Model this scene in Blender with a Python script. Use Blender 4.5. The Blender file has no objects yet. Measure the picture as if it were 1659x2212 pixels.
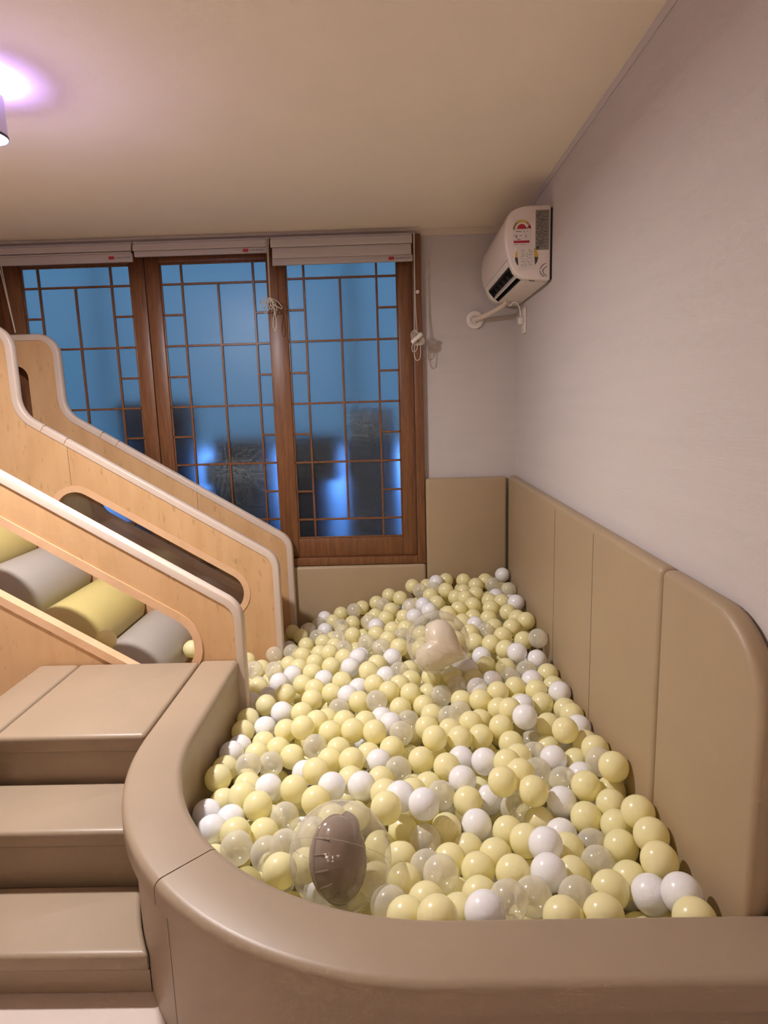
import bpy, bmesh, math, random
from mathutils import Vector, Matrix
random.seed(7)
SC = bpy.context.scene
COL = SC.collection
# ------------------------------------------------------------------ camera, world, exposure
CAM_Z = 1.303
cd = bpy.data.cameras.new('camera'); cam = bpy.data.objects.new('camera', cd); COL.objects.link(cam)
cd.sensor_fit = 'HORIZONTAL'; cd.sensor_width = 36.0; cd.lens = 36.0 * 1360.0 / 1659.0; cd.clip_start = 0.02
def cam_axes(p, y, r):
    fw = Vector((-math.sin(y)*math.cos(p), math.cos(y)*math.cos(p), -math.sin(p)))
    rt = Vector((math.cos(y), math.sin(y), 0)); up = rt.cross(fw)
    c, s = math.cos(r), math.sin(r)
    return c*rt + s*up, -s*rt + c*up, fw
_r, _u, _f = cam_axes(0.168384, 0.018272, -0.028913)
cam.matrix_world = Matrix(((_r.x, _u.x, -_f.x, 0), (_r.y, _u.y, -_f.y, 0), (_r.z, _u.z, -_f.z, CAM_Z), (0, 0, 0, 1)))
SC.camera = cam
w = bpy.data.worlds.new('dusk_sky'); SC.world = w; w.use_nodes = True
bg = w.node_tree.nodes['Background']; bg.inputs[0].default_value = (0.13, 0.36, 1.0, 1); bg.inputs[1].default_value = 1.3
vs = SC.view_settings; vs.view_transform = 'Standard'; vs.look = 'None'; vs.gamma = 1.0; vs.use_curve_mapping = False
vs.exposure = 1.52
SC.cycles.use_denoising = True
SC.cycles.max_bounces = 8; SC.cycles.diffuse_bounces = 6; SC.cycles.glossy_bounces = 3; SC.cycles.transmission_bounces = 4; SC.cycles.transparent_max_bounces = 8
SC.cycles.use_adaptive_sampling = True; SC.cycles.adaptive_threshold = 0.07; SC.cycles.adaptive_min_samples = 8; SC.cycles.caustics_reflective = False; SC.cycles.sample_clamp_indirect = 6.0
WARM = (1.0, 0.90, 0.79)
# lamps: (x, y, downlight power, colour, halo power above the lamp, halo colour, side spill of the domed lens)
LAMPS = [(-1.066, 1.80, 15.5, (1.0, 0.95, 0.92), 1.2, (0.36, 0.24, 1.0), 1.7, (.66, .56, 1.0)),
         (-1.60, -1.20, 1.0, WARM, 15.0, WARM, 0.0, WARM),  # unseen lamp added behind the camera, strong uplight for warm ambience
         (-0.20, -1.20, 1.0, WARM, 15.0, WARM, 0.0, WARM)]  # second added lamp, lifts the ambient light off the rear ceiling

# ------------------------------------------------------------------ helpers
def link(o): COL.objects.link(o); return o
def tag(o, label, cat=None, group=None, kind=None):
    o['label'] = label
    if cat: o['category'] = cat
    if group: o['group'] = group
    if kind: o['kind'] = kind
    return o
def empty(name, loc=(0, 0, 0)):
    o = link(bpy.data.objects.new(name, None)); o.location = loc; o.empty_display_size = .05
    return o
def put(name, me, mat, parent=None):
    o = link(bpy.data.objects.new(name, me))
    if mat is not None and not me.materials: me.materials.append(mat)
    if parent is not None:
        o.parent = parent
        o.matrix_parent_inverse = Matrix.Translation(-_wloc(parent))
    return o
def _wloc(o):
    v = Vector((0, 0, 0))
    while o is not None:
        v = v + o.location + (o.matrix_parent_inverse.translation if o.parent else Vector((0, 0, 0))); o = o.parent
    return v
def mesh(name, vs_, fs, smooth=False):
    me = bpy.data.meshes.new(name); me.from_pydata([tuple(v) for v in vs_], [], fs); me.update()
    if smooth:
        me.polygons.foreach_set('use_smooth', [True]*len(me.polygons))
    return me
def from_bm(name, bm, smooth=None):
    bmesh.ops.recalc_face_normals(bm, faces=bm.faces)
    me = bpy.data.meshes.new(name); bm.to_mesh(me); bm.free()
    if smooth is not None:
        me.polygons.foreach_set('use_smooth', [True]*len(me.polygons))
        if smooth > 0: me.set_sharp_from_angle(angle=math.radians(smooth))
    return me
def box_bm(bm, x0, x1, y0, y1, z0, z1):
    v = [bm.verts.new(c) for c in ((x0,y0,z0),(x1,y0,z0),(x1,y1,z0),(x0,y1,z0),(x0,y0,z1),(x1,y0,z1),(x1,y1,z1),(x0,y1,z1))]
    for f in ((0,3,2,1),(4,5,6,7),(0,1,5,4),(1,2,6,5),(2,3,7,6),(3,0,4,7)): bm.faces.new([v[i] for i in f])
def box(name, x0, x1, y0, y1, z0, z1, mat, parent=None, bev=0.0, seg=3):
    bm = bmesh.new(); box_bm(bm, x0, x1, y0, y1, z0, z1)
    if bev: bmesh.ops.bevel(bm, geom=list(bm.edges), offset=bev, segments=seg, profile=.5, affect='EDGES')
    return put(name, from_bm(name, bm, 40 if bev else None), mat, parent)
def boxes(name, lst, mat, parent=None):
    bm = bmesh.new()
    for b in lst: box_bm(bm, *b)
    return put(name, from_bm(name, bm), mat, parent)
def prism_mesh(name, pts, axis, a, b, bev=0.0, seg=3, smooth=40):
    """closed 2D polygon pts extruded along axis 'x','y','z' from a to b"""
    def mk(p, t):
        if axis == 'y': return (p[0], t, p[1])
        if axis == 'x': return (t, p[0], p[1])
        return (p[0], p[1], t)
    bm = bmesh.new(); A = [bm.verts.new(mk(p, a)) for p in pts]; B = [bm.verts.new(mk(p, b)) for p in pts]
    n = len(pts)
    bm.faces.new(A); bm.faces.new(B[::-1])
    for i in range(n): bm.faces.new((A[i], B[i], B[(i+1) % n], A[(i+1) % n]))
    bmesh.ops.recalc_face_normals(bm, faces=bm.faces)
    if bev:
        es = [e for e in bm.edges if e.calc_face_angle(0) > .5]
        bmesh.ops.bevel(bm, geom=es, offset=bev, segments=seg, profile=.5, affect='EDGES', clamp_overlap=True)
    return from_bm(name, bm, smooth)
def prism(name, pts, axis, a, b, mat, parent=None, bev=0.0, seg=3):
    return put(name, prism_mesh(name, pts, axis, a, b, bev, seg), mat, parent)
def holed_mesh(name, outer, holes, y0, y1):
    """flat board in the XZ plane with holes, between y0 and y1"""
    cu = bpy.data.curves.new('tmp', 'CURVE'); cu.dimensions = '2D'; cu.fill_mode = 'BOTH'; cu.extrude = (y1-y0)/2
    for lp in [outer] + holes:
        sp = cu.splines.new('POLY'); sp.points.add(len(lp)-1); sp.use_cyclic_u = True
        for i, p in enumerate(lp): sp.points[i].co = (p[0], p[1], 0, 1)
    ob = link(bpy.data.objects.new('tmp', cu)); dg = bpy.context.evaluated_depsgraph_get()
    me = bpy.data.meshes.new_from_object(ob.evaluated_get(dg)); me.name = name
    bpy.data.objects.remove(ob); bpy.data.curves.remove(cu)
    ym = (y0+y1)/2
    for v in me.vertices:
        x, y, z = v.co; v.co = (x, ym - z, y)
    bm = bmesh.new(); bm.from_mesh(me); bpy.data.meshes.remove(me)
    bmesh.ops.remove_doubles(bm, verts=bm.verts, dist=1e-5)
    return from_bm(name, bm, 40)
def sweep_mesh(name, frames, prof, closed=False, smooth=50):
    """frames: list of (origin, axisA, axisB); prof: closed loop of (a, b)"""
    bm = bmesh.new(); rings = []
    for o, A, B in frames: rings.append([bm.verts.new(o + A*a + B*b) for a, b in prof])
    n = len(prof); m = len(rings)
    for i in range(m if closed else m-1):
        r0, r1 = rings[i], rings[(i+1) % m]
        for j in range(n): bm.faces.new((r0[j], r0[(j+1) % n], r1[(j+1) % n], r1[j]))
    if not closed: bm.faces.new(rings[0][::-1]); bm.faces.new(rings[-1])
    return from_bm(name, bm, smooth)
def tube_mesh(name, pts, r, n=8, closed=False):
    pts = [Vector(p) for p in pts]; fr = []; m = len(pts); up = Vector((.13, .31, .94))
    for i in range(m):
        a = pts[(i-1) % m] if (closed or i > 0) else pts[i]; b = pts[(i+1) % m] if (closed or i < m-1) else pts[i]
        t = (b-a).normalized(); A = t.cross(up)
        if A.length < .1: A = t.cross(Vector((1, 0, 0)))
        A.normalize(); B = t.cross(A).normalized(); up = A.cross(t)*1.0 if False else up
        fr.append((pts[i], A, B))
    prof = [(r*math.cos(2*math.pi*k/n), r*math.sin(2*math.pi*k/n)) for k in range(n)]
    return sweep_mesh(name, fr, prof, closed, 80)
def smooth_path(P, k=6, closed=False):
    P = [Vector(p) for p in P]; out = []; n = len(P)
    for i in range(n if closed else n-1):
        g = lambda j: P[j % n] if closed else P[max(0, min(n-1, j))]
        p0, p1, p2, p3 = g(i-1), g(i), g(i+1), g(i+2)
        for s in range(k):
            t = s/k
            out.append(.5*((2*p1) + (p2-p0)*t + (2*p0-5*p1+4*p2-p3)*t*t + (3*p1-p0-3*p2+p3)*t**3))
    if not closed: out.append(P[-1])
    return out
def lathe_mesh(name, prof, n=40, smooth=50):
    """prof: list of (r, z), around z"""
    bm = bmesh.new(); rings = []
    for r, z in prof:
        if r < 1e-6: rings.append([bm.verts.new((0, 0, z))])
        else: rings.append([bm.verts.new((r*math.cos(2*math.pi*k/n), r*math.sin(2*math.pi*k/n), z)) for k in range(n)])
    for a, b in zip(rings, rings[1:]):
        for k in range(n):
            k2 = (k+1) % n
            if len(a) == 1 and len(b) == 1: continue
            if len(a) == 1: bm.faces.new((a[0], b[k], b[k2]))
            elif len(b) == 1: bm.faces.new((a[k], a[k2], b[0]))
            else: bm.faces.new((a[k], a[k2], b[k2], b[k]))
    return from_bm(name, bm, smooth)
def arc(cx, cz, r, a0, a1, n):
    return [(cx + r*math.cos(math.radians(a0 + (a1-a0)*i/n)), cz + r*math.sin(math.radians(a0 + (a1-a0)*i/n))) for i in range(n+1)]
def fillet(poly, rad, n=8):
    """round the corners of an open polyline (2D); rad per vertex"""
    out = [Vector(poly[0])]
    for i in range(1, len(poly)-1):
        p, a, b = Vector(poly[i]), Vector(poly[i-1]), Vector(poly[i+1]); r = rad[i]
        if r <= 0: out.append(p); continue
        d1 = (a-p).normalized(); d2 = (b-p).normalized(); ang = d1.angle(d2); t = r/math.tan(ang/2)
        c = p + (d1+d2).normalized()*(r/math.sin(ang/2)); s = p + d1*t; e = p + d2*t
        a0 = math.atan2(s.y-c.y, s.x-c.x); a1 = math.atan2(e.y-c.y, e.x-c.x); da = (a1-a0+math.pi) % (2*math.pi) - math.pi
        for k in range(n+1): out.append(Vector((c.x + r*math.cos(a0+da*k/n), c.y + r*math.sin(a0+da*k/n))))
    out.append(Vector(poly[-1])); return out

# ------------------------------------------------------------------ materials
def new_mat(name):
    m = bpy.data.materials.new(name); m.use_nodes = True; nt = m.node_tree
    return m, nt, nt.nodes['Principled BSDF']
def N(nt, t, **kw):
    n = nt.nodes.new(t)
    for k, v in kw.items(): setattr(n, k, v)
    return n
def surf(name, col, rough=.5, var=.06, scale=6.0, bump=0.0, bscale=80.0, stretch=(1, 1, 1), spec=.5, coat=0.0, col2=None, metal=0.0, bdist=.002):
    """plain surface: colour with a slow mottling and fine relief"""
    m, nt, p = new_mat(name); L = nt.links
    tc = N(nt, 'ShaderNodeTexCoord'); mp = N(nt, 'ShaderNodeMapping'); mp.inputs['Scale'].default_value = stretch
    geo = N(nt, 'ShaderNodeNewGeometry'); L.new(geo.outputs['Position'], mp.inputs['Vector'])
    nz = N(nt, 'ShaderNodeTexNoise'); nz.inputs['Scale'].default_value = scale; nz.inputs['Detail'].default_value = 4
    L.new(mp.outputs[0], nz.inputs['Vector'])
    rp = N(nt, 'ShaderNodeValToRGB'); c2 = col2 or tuple(max(0, c*(1-2*var)) for c in col)
    rp.color_ramp.elements[0].position = .3; rp.color_ramp.elements[1].position = .7
    rp.color_ramp.elements[0].color = (*c2, 1); rp.color_ramp.elements[1].color = (*col, 1)
    L.new(nz.outputs['Fac'], rp.inputs[0]); L.new(rp.outputs[0], p.inputs['Base Color'])
    p.inputs['Roughness'].default_value = rough; p.inputs['Specular IOR Level'].default_value = spec; p.inputs['Metallic'].default_value = metal
    if coat: p.inputs['Coat Weight'].default_value = coat
    if bump:
        n2 = N(nt, 'ShaderNodeTexNoise'); n2.inputs['Scale'].default_value = bscale; n2.inputs['Detail'].default_value = 3
        L.new(mp.outputs[0], n2.inputs['Vector']); b = N(nt, 'ShaderNodeBump'); b.inputs['Strength'].default_value = bump; b.inputs['Distance'].default_value = bdist
        L.new(n2.outputs['Fac'], b.inputs['Height']); L.new(b.outputs[0], p.inputs['Normal'])
    return m
def wood(name, c_light, c_dark, stretch, scale, rough=.45, fleck=.5):
    m, nt, p = new_mat(name); L = nt.links
    geo = N(nt, 'ShaderNodeNewGeometry'); mp = N(nt, 'ShaderNodeMapping'); mp.inputs['Scale'].default_value = stretch; L.new(geo.outputs['Position'], mp.inputs['Vector'])
    nz = N(nt, 'ShaderNodeTexNoise'); nz.inputs['Scale'].default_value = scale; nz.inputs['Detail'].default_value = 6; nz.inputs['Distortion'].default_value = .4
    L.new(mp.outputs[0], nz.inputs['Vector'])
    rp = N(nt, 'ShaderNodeValToRGB'); rp.color_ramp.elements[0].position = .32; rp.color_ramp.elements[1].position = .62
    rp.color_ramp.elements[0].color = (*c_dark, 1); rp.color_ramp.elements[1].color = (*c_light, 1); L.new(nz.outputs['Fac'], rp.inputs[0])
    n2 = N(nt, 'ShaderNodeTexNoise'); n2.inputs['Scale'].default_value = scale*5; n2.inputs['Detail'].default_value = 2; L.new(mp.outputs[0], n2.inputs['Vector'])
    r2 = N(nt, 'ShaderNodeValToRGB'); r2.color_ramp.elements[0].position = .26; r2.color_ramp.elements[1].position = .36
    r2.color_ramp.elements[0].color = (1-fleck, 1-fleck, 1-fleck, 1); r2.color_ramp.elements[1].color = (1, 1, 1, 1); L.new(n2.outputs['Fac'], r2.inputs[0])
    mx = N(nt, 'ShaderNodeMix', data_type='RGBA', blend_type='MULTIPLY'); mx.inputs[0].default_value = 1
    L.new(rp.outputs[0], mx.inputs[6]); L.new(r2.outputs[0], mx.inputs[7]); L.new(mx.outputs[2], p.inputs['Base Color'])
    p.inputs['Roughness'].default_value = rough
    b = N(nt, 'ShaderNodeBump'); b.inputs['Strength'].default_value = .12; b.inputs['Distance'].default_value = .001; L.new(n2.outputs['Fac'], b.inputs['Height']); L.new(b.outputs[0], p.inputs['Normal'])
    return m
def flat(name, col, rough=.5, spec=.5):
    m, nt, p = new_mat(name); p.inputs['Base Color'].default_value = (*col, 1); p.inputs['Roughness'].default_value = rough; p.inputs['Specular IOR Level'].default_value = spec
    return m
def glow(name, col, s):
    m, nt, p = new_mat(name); p.inputs['Base Color'].default_value = (.8, .8, .8, 1)
    p.inputs['Emission Color'].default_value = (*col, 1); p.inputs['Emission Strength'].default_value = s
    return m
def ball_plastic(name, col, trans, rough=.22):
    """thin blown plastic: part of the light passes the wall of the ball"""
    m, nt, p = new_mat(name); L = nt.links; p.inputs['Base Color'].default_value = (*col, 1); p.inputs['Roughness'].default_value = rough
    t = N(nt, 'ShaderNodeBsdfTranslucent'); t.inputs[0].default_value = (*col, 1)
    mx = N(nt, 'ShaderNodeMixShader'); mx.inputs[0].default_value = trans
    L.new(p.outputs[0], mx.inputs[1]); L.new(t.outputs[0], mx.inputs[2]); L.new(mx.outputs[0], nt.nodes['Material Output'].inputs[0])
    return m
def clear_shell(name, col, film, rough, base=0.06, edge=.55):
    """see-through thin shell: haze and sheen grow towards grazing angles as in real film"""
    m, nt, p = new_mat(name); L = nt.links
    p.inputs['Base Color'].default_value = (*film, 1); p.inputs['Roughness'].default_value = rough
    tr = N(nt, 'ShaderNodeBsdfTransparent'); tr.inputs[0].default_value = (*col, 1)
    lw = N(nt, 'ShaderNodeLayerWeight'); lw.inputs[0].default_value = .35
    mr = N(nt, 'ShaderNodeMapRange'); mr.inputs[3].default_value = base; mr.inputs[4].default_value = edge; L.new(lw.outputs['Facing'], mr.inputs[0])
    mx = N(nt, 'ShaderNodeMixShader'); L.new(mr.outputs[0], mx.inputs[0]); L.new(tr.outputs[0], mx.inputs[1]); L.new(p.outputs[0], mx.inputs[2])
    gl = N(nt, 'ShaderNodeBsdfGlossy'); gl.inputs['Roughness'].default_value = rough*.5
    pw = N(nt, 'ShaderNodeMath', operation='POWER'); pw.inputs[1].default_value = 4.0; L.new(lw.outputs['Facing'], pw.inputs[0])
    fr = N(nt, 'ShaderNodeMapRange'); fr.inputs[3].default_value = .04; fr.inputs[4].default_value = .35; L.new(pw.outputs[0], fr.inputs[0])
    m2 = N(nt, 'ShaderNodeMixShader'); L.new(fr.outputs[0], m2.inputs[0]); L.new(mx.outputs[0], m2.inputs[1]); L.new(gl.outputs[0], m2.inputs[2])
    L.new(m2.outputs[0], nt.nodes['Material Output'].inputs[0])
    return m
def frosted(name):
    m, nt, p = new_mat(name)
    p.inputs['Base Color'].default_value = (.80, .88, .95, 1); p.inputs['Transmission Weight'].default_value = 1.0
    p.inputs['Roughness'].default_value = .37; p.inputs['IOR'].default_value = 1.35
    return m
M = dict(
    vinyl=surf('tan_vinyl', (.35, .262, .182), rough=.42, var=.05, scale=3.0, bump=.10, bscale=260, bdist=.0005),
    vinyl_panel=surf('tan_vinyl_panel', (.39, .288, .178), rough=.48, var=.04, scale=2.0, bump=.10, bscale=260, bdist=.0005),
    seam=flat('seam_thread', (.10, .065, .04), .8),
    mat=surf('beige_floor_mat', (.60, .50, .44), rough=.5, var=.03, scale=3, bump=.2, bscale=300, bdist=.0006),
    birch=wood('birch_ply', (.62, .385, .20), (.55, .33, .16), (3.0, 3.0, .8), 4.0, .42, .22),
    birch_edge=wood('birch_edge_band', (.72, .46, .28), (.66, .41, .235), (2, 2, 2), 5.0, .4, .08),
    pad=surf('cream_edge_padding', (.62, .50, .42), rough=.38, var=.03, scale=4, bump=.15, bscale=300, bdist=.0006),
    dark=wood('stained_window_wood', (.205, .082, .032), (.135, .052, .020), (14, 14, 1.2), 6.0, .38, .3),
    wallpaper=surf('linen_wallpaper', (.56, .505, .492), rough=.85, var=.02, scale=5, bump=.2, bscale=45, stretch=(1, .25, 5), bdist=.0015),
    ceiling=surf('ceiling_paper', (.91, .82, .70), rough=.9, var=.015, scale=4, bump=.2, bscale=160, bdist=.001),
    coving=surf('coving_paint', (.66, .56, .46), rough=.6, var=.02),
    blind=surf('blind_fabric', (.54, .48, .45), rough=.9, var=.02, scale=10, bump=.4, bscale=500, bdist=.0006),
    blind_bar=surf('blind_bar', (.48, .43, .42), rough=.5, var=.02),
    white=surf('white_plastic', (.78, .70, .66), rough=.35, var=.015),
    ac_white=surf('aircon_white', (.80, .71, .66), rough=.3, var=.01),
    ac_panel=surf('aircon_panel', (.82, .72, .66), rough=.12, var=.01),
    black=flat('black_plastic', (.012, .011, .011), .5),
    dgrey=flat('dark_grey_plastic', (.035, .033, .036), .5),
    cord=surf('cord_cotton', (.66, .60, .50), rough=.9, var=.12, scale=300),
    red=flat('red_print', (.42, .02, .035), .5),
    grey_print=flat('grey_print', (.19, .17, .16), .6),
    ink=flat('ink_print', (.06, .055, .055), .6),
    label_white=flat('label_paper', (.72, .66, .62), .5),
    label_grey=flat('spec_sticker', (.27, .235, .205), .45),
    yellow_print=flat('yellow_print', (.68, .45, .05), .5),
    olive_print=flat('olive_print', (.28, .22, .06), .5),
    orange_print=flat('ochre_print', (.5, .22, .06), .5),
    roll_grey=surf('grey_vinyl', (.40, .365, .335), rough=.45, var=.03, scale=3, bump=.2, bscale=400, bdist=.0006),
    roll_yellow=surf('yellow_vinyl', (.62, .52, .205), rough=.45, var=.03, scale=3, bump=.2, bscale=400, bdist=.0006),
    chute=surf('brown_chute', (.30, .20, .12), rough=.4, var=.04, scale=3),
    frost=frosted('frosted_glass'),
    acrylic=clear_shell('clear_acrylic', (.93, .93, .92), (.7, .7, .68), .08, .02, .12),
    yball=ball_plastic('pale_yellow_plastic', (.985, .925, .56), .28),
    wball=ball_plastic('white_plastic_ball', (.95, .945, .97), .15),
    cball=clear_shell('pearly_clear_plastic', (.99, .97, .90), (.95, .92, .80), .18, .32, .66),
    film=clear_shell('clear_vinyl_film', (.97, .965, .95), (.84, .80, .70), .06, .02, .62),
    cream_foil=surf('cream_foil', (.76, .66, .53), rough=.3, var=.02, scale=12, bump=.25, bscale=30, bdist=.002),
    brown_foil=surf('brown_foil', (.235, .165, .125), rough=.14, var=.02, scale=12, bump=.15, bscale=20, bdist=.002),
    lamp_body=surf('lamp_white', (.75, .72, .80), rough=.5, var=.01),
    paint=surf('white_wall_paint', (.82, .75, .68), rough=.8, var=.01),
)
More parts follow.
